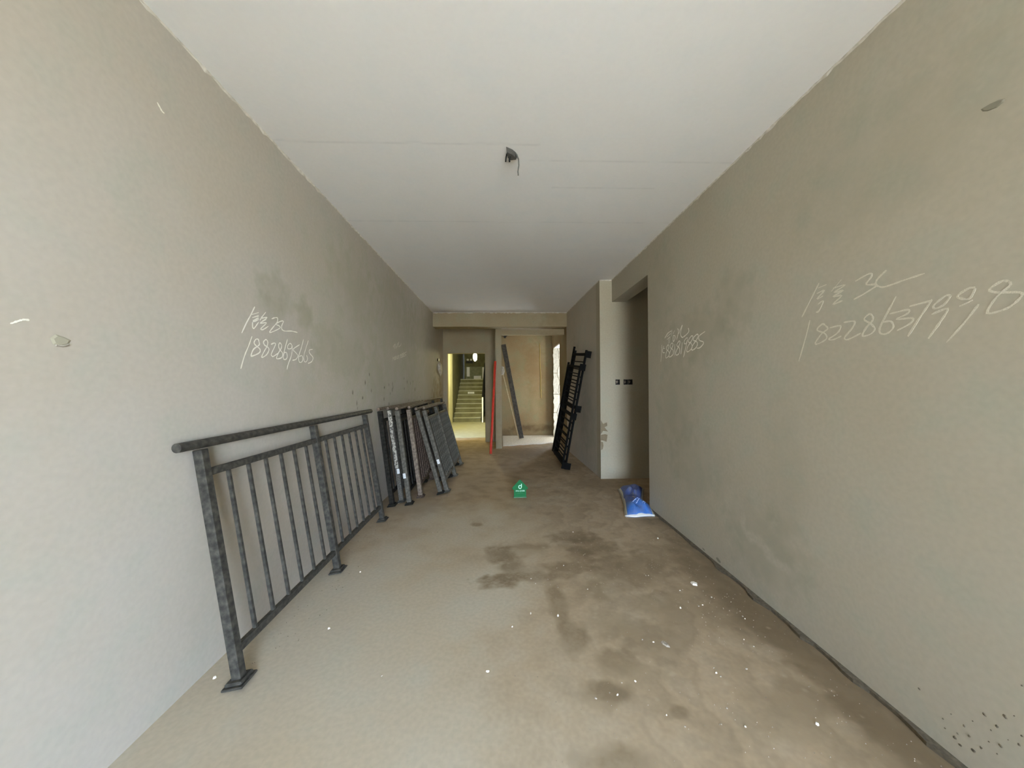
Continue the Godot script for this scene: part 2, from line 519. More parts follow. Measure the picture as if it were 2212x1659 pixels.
# ------------------------------------------------------------------ the room
func setting() -> void:
	var plaster := Color(0.755, 0.72, 0.655)
	var warm := Color(0.745, 0.70, 0.625)
	var cold := Color(0.72, 0.71, 0.645)
	var damp := Color(0.63, 0.605, 0.525)
	# left wall: damp clouds above and beside the writing, a dim tide line, a brownish end
	var marks := []
	for s in [[2.28, 1.90, 0.16, 0.16, 0.8], [2.62, 1.86, 0.10, 0.13, 0.9], [2.95, 1.72, 0.22, 0.14, 0.5], [3.5, 2.3, 0.5, 0.3, 0.35], [3.3, 1.62, 0.5, 0.18, 0.4], [4.1, 1.45, 0.3, 0.4, 0.4], [2.5, 1.2, 0.35, 0.4, 0.2], [5.6, 1.8, 0.5, 0.8, 0.3], [7.9, 1.2, 0.6, 1.0, 0.5], [4.8, 2.5, 0.7, 0.3, 0.3], [6.4, 2.3, 0.9, 0.4, 0.35], [1.9, 0.55, 0.25, 0.5, 0.22]]:
		marks.append([s[0], s[1], s[2], s[3], s[4], damp])
	for s in [[3.4, 1.9, 0.9, 0.9, 0.4], [5.0, 1.6, 1.2, 1.2, 0.5], [7.0, 1.6, 1.2, 1.3, 0.5], [3.4, 0.7, 0.8, 0.6, 0.3]]:
		marks.append([s[0], s[1], s[2], s[3], s[4], Color(0.70, 0.675, 0.575)])
	marks.append([7.9, 1.0, 0.55, 0.6, 0.6, Color(0.52, 0.44, 0.32)])
	for i in 26:
		marks.append([rng.randf_range(3.4, 6.4), rng.randf_range(1.12, 1.5), 0.012, rng.randf_range(0.012, 0.03), 0.8, Color(0.36, 0.34, 0.28)])
	M.wall_left = sheet(-1.4, 0.0, 10.4, CEIL, 130.0, Color(0.738, 0.704, 0.648), Color(0.728, 0.684, 0.612), Color(0.708, 0.692, 0.63), marks, 101, 0.014)
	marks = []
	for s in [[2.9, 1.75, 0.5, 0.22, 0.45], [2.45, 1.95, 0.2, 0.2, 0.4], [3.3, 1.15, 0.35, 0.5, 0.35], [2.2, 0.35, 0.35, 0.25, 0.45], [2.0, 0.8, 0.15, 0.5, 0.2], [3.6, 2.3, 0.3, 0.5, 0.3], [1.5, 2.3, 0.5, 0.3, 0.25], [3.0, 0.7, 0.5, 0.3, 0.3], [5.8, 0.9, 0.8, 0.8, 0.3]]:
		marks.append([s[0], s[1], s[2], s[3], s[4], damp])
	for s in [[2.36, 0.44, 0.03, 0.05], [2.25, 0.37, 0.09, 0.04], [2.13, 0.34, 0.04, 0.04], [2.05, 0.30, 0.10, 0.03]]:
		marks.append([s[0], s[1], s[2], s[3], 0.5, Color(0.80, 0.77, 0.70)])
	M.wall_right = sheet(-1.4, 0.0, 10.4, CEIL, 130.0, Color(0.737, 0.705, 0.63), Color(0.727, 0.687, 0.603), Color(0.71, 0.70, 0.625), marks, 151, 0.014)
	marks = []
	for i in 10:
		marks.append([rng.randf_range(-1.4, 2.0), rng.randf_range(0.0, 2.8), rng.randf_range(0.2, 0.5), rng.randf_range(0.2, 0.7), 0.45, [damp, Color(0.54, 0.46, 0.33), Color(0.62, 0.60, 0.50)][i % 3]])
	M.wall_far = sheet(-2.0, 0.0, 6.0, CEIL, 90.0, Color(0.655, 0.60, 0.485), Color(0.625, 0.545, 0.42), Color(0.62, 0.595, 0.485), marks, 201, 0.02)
	# ceiling: off-white putty, two faint board joints across it
	var joints := func(c: Color, u: float, v: float, b: float, m: float) -> Color:
		for j in [[2.26, 0.010, -1.5, 0.25], [3.34, 0.008, -1.5, 1.6], [2.42, 0.006, 0.2, 1.6], [2.75, 0.006, 0.4, 1.2]]:
			if u > j[2] and u < j[3]:
				var k: float = clampf(1.0 - absf(v - j[0] + m * 0.012) / j[1], 0.0, 1.0)
				c = c.darkened(k * 0.05)
		return c
	M.ceiling = sheet(-1.8, -1.4, 5.6, 11.6, 70.0, Color(0.94, 0.925, 0.905), Color(0.935, 0.915, 0.89), Color(0.92, 0.915, 0.90), [], 251, 0.004, joints)
	# floor: pale screed by the left, browner and dirtier to the right and deeper in
	marks = []
	var wet := Color(0.48, 0.41, 0.31)
	for s in [[Vector2(-0.02, -2.9), Vector2(0.12, 0.16), 0.75], [Vector2(0.07, -2.68), Vector2(0.1, 0.2), 0.65], [Vector2(0.19, -3.02), Vector2(0.22, 0.06), 0.6], [Vector2(0.64, -3.19), Vector2(0.22, 0.14), 0.8], [Vector2(0.73, -3.0), Vector2(0.2, 0.2), 0.8], [Vector2(0.62, -2.85), Vector2(0.1, 0.25), 0.55], [Vector2(-0.03, -2.48), Vector2(0.16, 0.08), 0.85], [Vector2(0.2, -2.54), Vector2(0.3, 0.06), 0.8], [Vector2(0.48, -2.66), Vector2(0.22, 0.08), 0.75], [Vector2(0.34, -2.25), Vector2(0.06, 0.25), 0.7], [Vector2(0.38, -1.93), Vector2(0.08, 0.14), 0.75], [Vector2(0.55, -1.75), Vector2(0.1, 0.08), 0.6], [Vector2(0.46, -1.57), Vector2(0.1, 0.07), 0.75], [Vector2(0.77, -1.9), Vector2(0.2, 0.14), 0.5], [Vector2(0.73, -1.47), Vector2(0.04, 0.03), 1.0], [Vector2(0.40, -1.28), Vector2(0.14, 0.06), 0.7], [Vector2(0.95, -2.6), Vector2(0.3, 0.25), 0.6], [Vector2(0.85, -2.8), Vector2(0.12, 0.3), 0.5], [Vector2(1.3, -2.8), Vector2(0.3, 0.25), 0.45], [Vector2(1.45, -2.4), Vector2(0.14, 0.6), 0.8], [Vector2(1.5, -1.7), Vector2(0.12, 0.7), 0.85], [Vector2(1.48, -1.0), Vector2(0.14, 0.6), 0.85], [Vector2(1.1, -2.15), Vector2(0.25, 0.2), 0.4], [Vector2(-0.25, -3.52), Vector2(0.06, 0.05), 0.8], [Vector2(-1.0, -4.1), Vector2(0.5, 0.3), 0.25], [Vector2(0.95, -6.1), Vector2(0.4, 0.5), 0.55], [Vector2(0.5, -7.3), Vector2(0.7, 0.5), 0.5], [Vector2(-0.3, -7.5), Vector2(0.3, 0.5), 0.4], [Vector2(1.3, -4.9), Vector2(0.4, 0.3), 0.45], [Vector2(1.3, -1.5), Vector2(0.2, 0.1), 0.5], [Vector2(0.62, -2.35), Vector2(0.05, 0.14), 0.6]]:
		marks.append(stain(s[0], s[1], s[2], wet))
	for s in [[Vector2(0.2, -2.95), Vector2(0.16, 0.09)], [Vector2(0.65, -2.4), Vector2(0.12, 0.2)], [Vector2(0.86, -2.2), Vector2(0.16, 0.1)], [Vector2(0.62, -2.05), Vector2(0.14, 0.1)], [Vector2(0.66, -1.66), Vector2(0.12, 0.06)], [Vector2(1.15, -1.4), Vector2(0.2, 0.1)]]:
		marks.append(stain(s[0], s[1], 0.55, Color(0.60, 0.53, 0.42)))
	for i in 60:
		marks.append(stain(Vector2(rng.randf_range(-0.1, 1.5), rng.randf_range(-3.2, -1.2)), Vector2(0.012, 0.012) * rng.randf_range(0.4, 1.3), 0.4, Color(0.74, 0.67, 0.56)))
	var dirt := func(c: Color, u: float, v: float, b: float, m: float) -> Color:
		var k := smoothstep(-0.45, 0.7, u + b * 0.45 - 0.12 + maxf(0.0, 2.0 - v) * 0.12)
		k = maxf(k * 0.85, smoothstep(2.2, 5.2, v + b * 1.2))
		c = c.lerp(Color(0.665, 0.575, 0.452), k)
		if u > 1.15 and v < 3.6:
			c = c.lerp(Color(0.42, 0.36, 0.27), smoothstep(1.15, 1.62, u + b * 0.25) * 0.6)
		c = c.lightened(clampf(m * 0.10 * k, 0.0, 0.06)).darkened(clampf(-m * 0.16 * k, 0.0, 0.12))
		# trowel streaks running down the room on the right
		if u > 0.2:
			c = c.darkened(clampf(sin((u * 1.4 - v * 0.35) * 21.0 + m * 7.0) * 0.055 * smoothstep(0.2, 0.7, u), 0.0, 0.1))
		return c
	M.floor = sheet(-1.8, -2.0, 5.5, 11.9, 140.0, Color(0.74, 0.69, 0.60), Color(0.725, 0.66, 0.555), Color(0.725, 0.69, 0.605), marks, 301, 0.022, dirt)
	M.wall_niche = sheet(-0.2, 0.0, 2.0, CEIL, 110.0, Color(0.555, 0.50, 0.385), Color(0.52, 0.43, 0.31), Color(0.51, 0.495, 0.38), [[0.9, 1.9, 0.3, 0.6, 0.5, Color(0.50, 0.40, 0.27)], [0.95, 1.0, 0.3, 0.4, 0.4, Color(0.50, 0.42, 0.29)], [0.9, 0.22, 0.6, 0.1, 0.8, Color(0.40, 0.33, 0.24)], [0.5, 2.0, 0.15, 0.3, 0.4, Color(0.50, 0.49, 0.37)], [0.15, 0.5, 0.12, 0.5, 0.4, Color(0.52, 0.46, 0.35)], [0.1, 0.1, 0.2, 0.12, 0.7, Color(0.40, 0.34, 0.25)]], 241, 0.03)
	M.wall_rear = sheet(5.0, 0.0, 2.7, CEIL, 110.0, plaster, warm, cold, [[5.8, 0.7, 0.6, 0.6, 0.4, damp], [6.8, 1.6, 0.4, 0.8, 0.35, damp]], 236, 0.015)
	M.wall_return = sheet(1.3, 0.0, 2.5, CEIL, 110.0, Color(0.705, 0.665, 0.575), Color(0.695, 0.645, 0.545), Color(0.68, 0.665, 0.58), [], 231, 0.015)
	M.concrete = mottled(31, Color(0.50, 0.47, 0.40), Color(0.64, 0.60, 0.52), 0.02, 0.6, 0.95)
	M.block = mottled(33, Color(0.55, 0.535, 0.50), Color(0.68, 0.665, 0.63), 0.03, 2.0, 0.95)
	M.aac = mottled(32, Color(0.80, 0.78, 0.74), Color(0.95, 0.93, 0.90), 0.03, 2.0, 0.95)

	var st := begin()
	slab(st, Vector3(-1.8, -0.15, -9.95), Vector3(1.8, 0.0, 2.7 + 0.2))
	struct("floor", st, M.floor, "rough brown screed floor with damp patches and white crumbs")
	st = begin()
	slab(st, Vector3(1.8, -0.15, -5.4), Vector3(3.7, 0.0, -2.4))
	struct("floor_side", st, M.floor, "bare screed floor of the side passage")
	st = begin()
	slab(st, Vector3(-1.8, CEIL, -9.95), Vector3(3.7, CEIL + 0.18, 2.7 + 0.2))
	struct("ceiling", st, M.ceiling, "smooth off-white ceiling with faint joints")
	st = begin()
	slab(st, Vector3(WALL_L - 0.2, 0, -8.95), Vector3(WALL_L, CEIL, 2.7 + 0.2))
	struct("wall_left", st, M.wall_left, "bare grey plaster wall with chalk writing behind the railings")
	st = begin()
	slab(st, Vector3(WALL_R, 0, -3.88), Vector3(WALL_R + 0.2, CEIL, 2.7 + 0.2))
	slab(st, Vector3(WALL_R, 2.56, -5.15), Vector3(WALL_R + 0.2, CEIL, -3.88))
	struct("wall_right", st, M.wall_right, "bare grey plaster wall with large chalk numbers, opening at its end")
	# the wall with the socket boxes, facing the camera inside the opening
	st = begin()
	var xs := [1.43, 1.653, 1.717, 1.771, 1.835, 1.838, 1.902, 3.7]
	var ys := [0.0, 1.36, 1.436, CEIL]
	for i in xs.size() - 1:
		for j in ys.size() - 1:
			if j == 1 and i in [1, 3, 5]:
				slab(st, Vector3(xs[i], ys[j], -5.35), Vector3(xs[i + 1], ys[j + 1], -5.21))
			else:
				slab(st, Vector3(xs[i], ys[j], -5.35), Vector3(xs[i + 1], ys[j + 1], -5.15))
	struct("wall_return", st, M.wall_return, "short plaster wall with three open socket boxes")
	# right wall beyond it, running slightly inward
	st = begin()
	var a := [Vector3(1.43, 0, -5.35), Vector3(1.375, 0, -7.5), Vector3(1.75, 0, -7.5), Vector3(1.75, 0, -5.35)]
	for i in 4:
		var j := (i + 1) % 4
		var up := Vector3(0, CEIL, 0)
		quad(st, a[i], a[j], a[j] + up, a[i] + up, (a[i] + a[j]) * 0.5 - Vector3(1.56, 0, -6.3))
	quad(st, a[0], a[1], a[2], a[3], Vector3.DOWN)
	quad(st, a[0] + Vector3(0, CEIL, 0), a[1] + Vector3(0, CEIL, 0), a[2] + Vector3(0, CEIL, 0), a[3] + Vector3(0, CEIL, 0), Vector3.UP)
	struct("wall_right_far", st, M.wall_rear, "bare plaster wall that the black railings lean on")
	st = begin()
	slab(st, Vector3(3.4, 0, -5.15), Vector3(3.6, CEIL, -2.6))
	slab(st, Vector3(1.81, 0, -2.6), Vector3(3.6, CEIL, -2.4))
	struct("wall_passage", st, M.concrete, "dark walls of the side passage")
	# end of the room
	st = begin()
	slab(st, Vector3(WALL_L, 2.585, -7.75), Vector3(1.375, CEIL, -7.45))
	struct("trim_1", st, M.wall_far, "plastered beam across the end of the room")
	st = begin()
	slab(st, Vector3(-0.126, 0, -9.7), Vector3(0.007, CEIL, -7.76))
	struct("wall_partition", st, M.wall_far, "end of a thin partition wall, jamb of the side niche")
	st = begin()
	slab(st, Vector3(0.007, 2.463, -7.92), Vector3(1.375, 2.585, -7.77))
	struct("trim_2", st, M.wall_far, "plastered lintel over the niche opening")
	st = begin()
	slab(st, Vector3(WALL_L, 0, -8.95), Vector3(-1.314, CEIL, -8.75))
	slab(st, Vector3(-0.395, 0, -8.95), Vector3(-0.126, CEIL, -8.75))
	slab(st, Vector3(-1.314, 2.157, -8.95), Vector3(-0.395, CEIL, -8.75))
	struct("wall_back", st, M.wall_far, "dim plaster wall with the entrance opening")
	st = begin()
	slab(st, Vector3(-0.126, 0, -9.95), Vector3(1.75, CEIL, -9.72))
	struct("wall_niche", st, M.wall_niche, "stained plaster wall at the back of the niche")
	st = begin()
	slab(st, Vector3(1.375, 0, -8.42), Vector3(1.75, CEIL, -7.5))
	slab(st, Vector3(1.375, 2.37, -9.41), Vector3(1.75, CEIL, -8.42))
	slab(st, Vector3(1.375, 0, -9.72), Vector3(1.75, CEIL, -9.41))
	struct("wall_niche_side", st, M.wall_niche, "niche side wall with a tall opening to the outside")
	st = begin()
	slab(st, Vector3(2.7, -0.15, -11.0), Vector3(2.9, 2.7, -7.0))  # unseen wall, added to lessen the daylight reaching the niche
	struct("wall_added_parapet", st, M.concrete, "added unseen parapet cutting daylight outside the tall niche opening")
	# jamb of that opening: rough white block courses, cut face towards the camera
	var jamb := MeshInstance3D.new()
	st = begin()
	slab(st, Vector3(1.385, 2.335, -9.40), Vector3(1.75, 2.369, -8.43))
	jamb = struct("trim_3", st, M.aac, "rough white cut blocks lining the tall opening")
	var wave := noise(88, 1.6, 4)
	for half in 2:
		var y0 := 0.0
		while y0 < 2.32:
			var y1 := minf(y0 + rng.randf_range(0.3, 0.75), 2.335)
			if 2.335 - y1 < 0.15:
				y1 = 2.335
			var poly_ := PackedVector2Array()
			var n := int((y1 - y0) / 0.03) + 2
			for k in n:
				var y := lerpf(y0 + 0.004, y1 - 0.004, k / (n - 1.0))
				poly_.append(Vector2((1.368 + wave.get_noise_2d(y * 3.0, 5.0) * 0.03) if half == 0 else (1.505 + wave.get_noise_2d(y, 0.0) * 0.09), y))
			for k in n:
				var y := lerpf(y1 - 0.004, y0 + 0.004, k / (n - 1.0))
				poly_.append(Vector2((1.493 + wave.get_noise_2d(y, 0.0) * 0.09) if half == 0 else 1.75, y))
			st = begin()
			prism(st, poly_, Vector3(0, 0, -9.409), Vector3.RIGHT, Vector3.UP, Vector3(0, 0, 0.034 + rng.randf_range(0.0, 0.01)), 0.992)
			obj("block", st, M.block, jamb)
			y0 = y1
	# pale rubble strip and floor of the niche, broken front edge
	var poly := PackedVector2Array([Vector2(0.02, 7.98)])
	for i in 15:
		poly.append(Vector2(0.02 + i * 0.0965, 8.06 + i * 0.026 + rng.randf_range(-0.05, 0.05)))
	poly.append(Vector2(1.7, 8.45))
	poly.append(Vector2(1.7, 9.7))
	poly.append(Vector2(0.02, 9.7))
	st = begin()
	prism(st, poly, Vector3.ZERO, Vector3.RIGHT, Vector3(0, 0, -1), Vector3(0, 0.012, 0), 0.99)
	struct("floor_niche", st, M.aac, "thin white mortar bed with a broken edge on the niche floor")
	# wall behind the camera with the balcony opening; an added wing to the left blocks sky light
	st = begin()
	slab(st, Vector3(WALL_L, 2.45, 2.7), Vector3(WALL_R, CEIL, 2.7 + 0.2))
	slab(st, Vector3(WALL_L, 0, 2.7), Vector3(-0.1, 2.45, 2.7 + 0.2))
	slab(st, Vector3(1.55, 0, 2.7), Vector3(WALL_R, 2.45, 2.7 + 0.2))
	struct("wall_front", st, M.concrete, "plaster wall round the balcony opening behind the camera")
	st = begin()
	slab(st, Vector3(-1.8, -0.15, 2.7 + 0.2), Vector3(1.9, -0.02, 2.7 + 1.5))
	struct("floor_balcony", st, M.concrete, "bare balcony floor behind the camera")
	st = begin()
	slab(st, Vector3(-3.6, -3.0, 2.7 + 0.2), Vector3(-1.41, 14.0, 2.7 + 8))  # unseen block, added to keep sky light off the right wall
	struct("wall_added_wing", st, flat(Color(0.42, 0.38, 0.34), 0.9), "added unseen wing left of the balcony, blocking sky light")
	st = begin()
	slab(st, Vector3(-1.8, CEIL, 2.7 + 0.2), Vector3(1.9, CEIL + 0.18, 2.7 + 0.9))
	struct("ceiling_balcony", st, M.concrete, "slab above the balcony")
	# uneven white bead where ceiling putty meets the walls
	bead("trim_4", Vector3(WALL_L, CEIL, 1.2), Vector3(WALL_L, CEIL, -7.44), Vector3(1, 0, 0))
	bead("trim_5", Vector3(WALL_R, CEIL, 1.2), Vector3(WALL_R, CEIL, -5.14), Vector3(-1, 0, 0))
	bead("trim_6", Vector3(1.43, CEIL, -5.2), Vector3(1.376, CEIL, -7.44), Vector3(-1, 0, 0))
	bead("trim_7", Vector3(-1.40, CEIL, -7.45), Vector3(1.37, CEIL, -7.45), Vector3(0, 0, 1))
	bead("trim_8", Vector3(1.43, CEIL, -5.15), Vector3(1.61, CEIL, -5.15), Vector3(0, 0, 1))
	# ragged mortar run along the foot of the right wall
	poly = PackedVector2Array()
	var nz := noise(77, 3.0, 3)
	for i in 90:
		var z := 1.2 - i * (5.05 / 89.0)
		poly.append(Vector2(-0.014 - maxf(0.0, nz.get_noise_1d(z) + 0.1) * 0.05, -z))
	poly.append(Vector2(0.004, 3.85))
	poly.append(Vector2(0.004, -1.2))
	st = begin()
	prism(st, poly, Vector3(WALL_R, 0, 0), Vector3.RIGHT, Vector3(0, 0, -1), Vector3(0, 0.016, 0), 0.999)
	struct("trim_9", st, M.mud, "ragged dark mortar run at the foot of the right wall")

func bead(called: String, from: Vector3, to: Vector3, out: Vector3) -> void:
	var st := begin()
	var n := int((to - from).length() / 0.035)
	var along := (to - from) / n
	var nz := noise(called.hash() % 1000, 2.6, 4)
	var drop := []
	var jut := []
	for i in n + 1:
		var k := nz.get_noise_1d(i * 0.3)
		drop.append(0.007 + maxf(0.0, k + 0.12) * 0.022)
		jut.append(0.004 + absf(k) * 0.006)
	for i in n:
		var p := from + along * i
		var q := p + along
		var a := [p + Vector3(0, -drop[i], 0), q + Vector3(0, -drop[i + 1], 0), q + out * jut[i + 1] + Vector3(0, -drop[i + 1] * 0.5, 0), p + out * jut[i] + Vector3(0, -drop[i] * 0.5, 0)]
		quad(st, a[0], a[1], a[2], a[3], out + Vector3.DOWN)
		quad(st, a[3], a[2], q + out * jut[i + 1], p + out * jut[i], out)
	struct(called, st, M.bead, "uneven white putty bead along the ceiling edge")

# ------------------------------------------------------------------ stair hall seen through the entrance
func stair_hall() -> void:
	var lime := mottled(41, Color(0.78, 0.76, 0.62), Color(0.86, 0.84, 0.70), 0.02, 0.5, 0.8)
	var dim := mottled(42, Color(0.36, 0.35, 0.24), Color(0.46, 0.45, 0.32), 0.02, 0.5, 0.9)  # dark colour stands in for the dimness beyond the lit hall wall
	var tile := mottled(43, Color(0.62, 0.61, 0.52), Color(0.70, 0.69, 0.60), 0.02, 0.6, 0.45)
	var st := begin()
	slab(st, Vector3(-2.1, -0.15, -18.0), Vector3(0.2, 0.0, -9.95))
	slab(st, Vector3(-2.1, -0.15, -9.95), Vector3(-1.8, 0.0, -8.95))
	slab(st, Vector3(-1.8, 0.0, -13.6), Vector3(-0.13, 0.006, -9.45))
	struct("floor_hall", st, tile, "pale floor of the stair hall")
	st = begin()
	slab(st, Vector3(-2.02, 0, -13.45), Vector3(-1.82, 5.2, -8.95))
	struct("wall_hall_left", st, lime, "pale lit wall of the stair hall")
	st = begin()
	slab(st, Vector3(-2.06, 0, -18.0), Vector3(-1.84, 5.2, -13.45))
	struct("wall_stair_left", st, dim, "wall along the left of the stairs, dimness put into its colour")
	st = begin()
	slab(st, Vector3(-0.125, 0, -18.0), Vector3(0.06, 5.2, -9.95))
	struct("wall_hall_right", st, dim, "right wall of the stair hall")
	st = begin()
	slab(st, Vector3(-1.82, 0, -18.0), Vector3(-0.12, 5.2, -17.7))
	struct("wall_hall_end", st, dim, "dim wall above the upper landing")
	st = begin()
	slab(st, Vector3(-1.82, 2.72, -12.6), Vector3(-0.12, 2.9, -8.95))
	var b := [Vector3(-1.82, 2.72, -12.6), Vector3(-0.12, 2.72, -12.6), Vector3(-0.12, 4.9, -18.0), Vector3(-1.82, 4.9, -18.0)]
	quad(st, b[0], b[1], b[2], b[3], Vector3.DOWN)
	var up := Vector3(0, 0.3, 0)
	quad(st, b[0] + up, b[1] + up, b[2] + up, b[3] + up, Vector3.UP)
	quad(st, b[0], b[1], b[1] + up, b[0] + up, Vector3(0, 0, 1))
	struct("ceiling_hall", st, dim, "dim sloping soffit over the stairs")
	# the flight: each step a part
	var flight := thing("staircase", "flight of steps climbing away beyond the entrance opening, lit edges painted pale", "staircase", Transform3D(Basis(), Vector3(-1.3, 0, -13.6)))
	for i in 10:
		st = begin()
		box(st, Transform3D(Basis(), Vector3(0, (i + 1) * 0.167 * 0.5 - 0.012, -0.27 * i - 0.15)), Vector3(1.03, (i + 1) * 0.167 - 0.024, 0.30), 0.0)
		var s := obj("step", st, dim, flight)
		st = begin()
		box(st, Transform3D(Basis(), Vector3(0, (i + 1) * 0.167 - 0.012, -0.27 * i - 0.128)), Vector3(1.03, 0.024, 0.30), 0.004)
		obj("tread", st, tile, s)  # paler than the step: light on the tread edge put into the colour
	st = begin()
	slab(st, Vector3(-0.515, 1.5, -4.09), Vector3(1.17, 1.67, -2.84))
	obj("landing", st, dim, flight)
	# handrail of the stairs
	var rail := thing("stair_railing", "dark stair railing with a pale newel beside the steps", "railing", Transform3D(Basis(), Vector3(-0.70, 0, -13.35)))
	st = begin()
	tube(st, [Vector3(0, 0, 0), Vector3(0, 0.95, 0)], 0.03, 8)
	obj("newel", st, M.paper, rail)
	st = begin()
	tube(st, [Vector3(0, 0.95, 0.03), Vector3(0, 2.35, -2.3)], 0.03, 8)
	obj("handrail", st, M.black, rail)
	for i in 9:
		st = begin()
		var z := -0.25 - i * 0.24
		tube(st, [Vector3(0, (-z - 0.2) * 0.62, z), Vector3(0, 0.95 - z * 0.61, z)], 0.011, 6)
		obj("baluster", st, M.black, rail)
	st = begin()
	slab(st, Vector3(0.12, 0, 0.05), Vector3(0.2, 1.6, 0.12))
	obj("post", st, M.black, rail)
	# hanging bulb that lights the hall
	var lamp := thing("pendant_bulb", "bright bare bulb hanging from the stair hall ceiling", "lamp", Transform3D(Basis(), Vector3(-0.835, 2.28, -11.5)))
	var glow := StandardMaterial3D.new()
	glow.albedo_color = Color(1, 0.98, 0.9)
	glow.emission_enabled = true
	glow.emission = Color(1.0, 0.97, 0.80)
	glow.emission_energy_multiplier = 6.0
	st = begin()
	var prof := []
	for i in 11:
		var t := PI * i / 10.0
		prof.append(Vector2(maxf(sin(t), 0.0) * (0.062 - 0.01 * cos(t)), -cos(t) * 0.13))
	lathe(st, Vector3.ZERO, prof, 16)
	obj("bulb", st, glow, lamp)
	st = begin()
	tube(st, [Vector3(-0.012, 0.10, 0), Vector3(-0.016, 0.20, 0)], 0.035, 10)
	obj("socket", st, M.black, lamp)
	st = begin()
	tube(st, [Vector3(-0.016, 0.19, 0), Vector3(-0.016, 0.445, 0)], 0.006, 6)
	obj("cord", st, M.black, lamp)
	var l := OmniLight3D.new()
	l.name = "pendant_bulb_light"
	l.position = Vector3(0, 0, 0)
	l.light_color = Color(1.0, 0.95, 0.55)
	l.light_energy = 0.036
	l.light_size = 0.06
	l.omni_range = 30.0
	l.omni_attenuation = 2.0
	l.shadow_enabled = true
	lamp.add_child(l)
	# board with sheets, twin emergency lamp, a strip sign on a riser
	var board := thing("notice_board", "grey-green notice board with white sheets above the stair landing", "notice board", Transform3D(Basis(), Vector3(-1.75, 0, -17.68)))
	st = begin()
	box(st, Transform3D(Basis(), Vector3(0.47, 2.0, 0)), Vector3(0.92, 0.62, 0.03), 0.006)
	obj("board", st, mottled(44, Color(0.45, 0.46, 0.36), Color(0.56, 0.56, 0.44), 0.02, 1.0), board)
	for s in [[0.06, 1.83, 0.14, 0.46], [0.82, 1.72, 0.24, 0.56], [0.40, 1.69, 0.36, 0.17]]:
		st = begin()
		slab(st, Vector3(s[0], s[1], 0.018), Vector3(s[0] + s[2], s[1] + s[3], 0.022))
		obj("sheet", st, M.paper, board)
	var em := thing("emergency_light", "small twin-headed emergency light high on the stair wall", "lamp", Transform3D(Basis(), Vector3(-1.66, 2.44, -17.68)))
	st = begin()
	box(st, Transform3D(Basis(), Vector3(0.1, 0.10, 0.0)), Vector3(0.34, 0.12, 0.06), 0.01)
	obj("body", st, M.black, em)
	for x in [0.02, 0.18]:
		st = begin()
		box(st, Transform3D(Basis(), Vector3(x, 0.21, 0.03)), Vector3(0.10, 0.09, 0.06), 0.015)
		obj("head", st, M.paper, em)
	var sign_ := thing("step_sign", "pale strip of lettering across a stair riser", "sign", Transform3D(Basis(), Vector3(-1.43, 1.075, -15.211)))
	st = begin()
	slab(st, Vector3(0, -0.045, -0.008), Vector3(0.30, 0.042, 0.003))
	obj("strip", st, flat(Color(0.50, 0.52, 0.45)), sign_)
	for k in 5:
		st = begin()
		slab(st, Vector3(0.02 + k * 0.055, -0.035, 0.0035), Vector3(0.055 + k * 0.055, 0.036, 0.006))
		obj("character", st, M.paper, sign_)

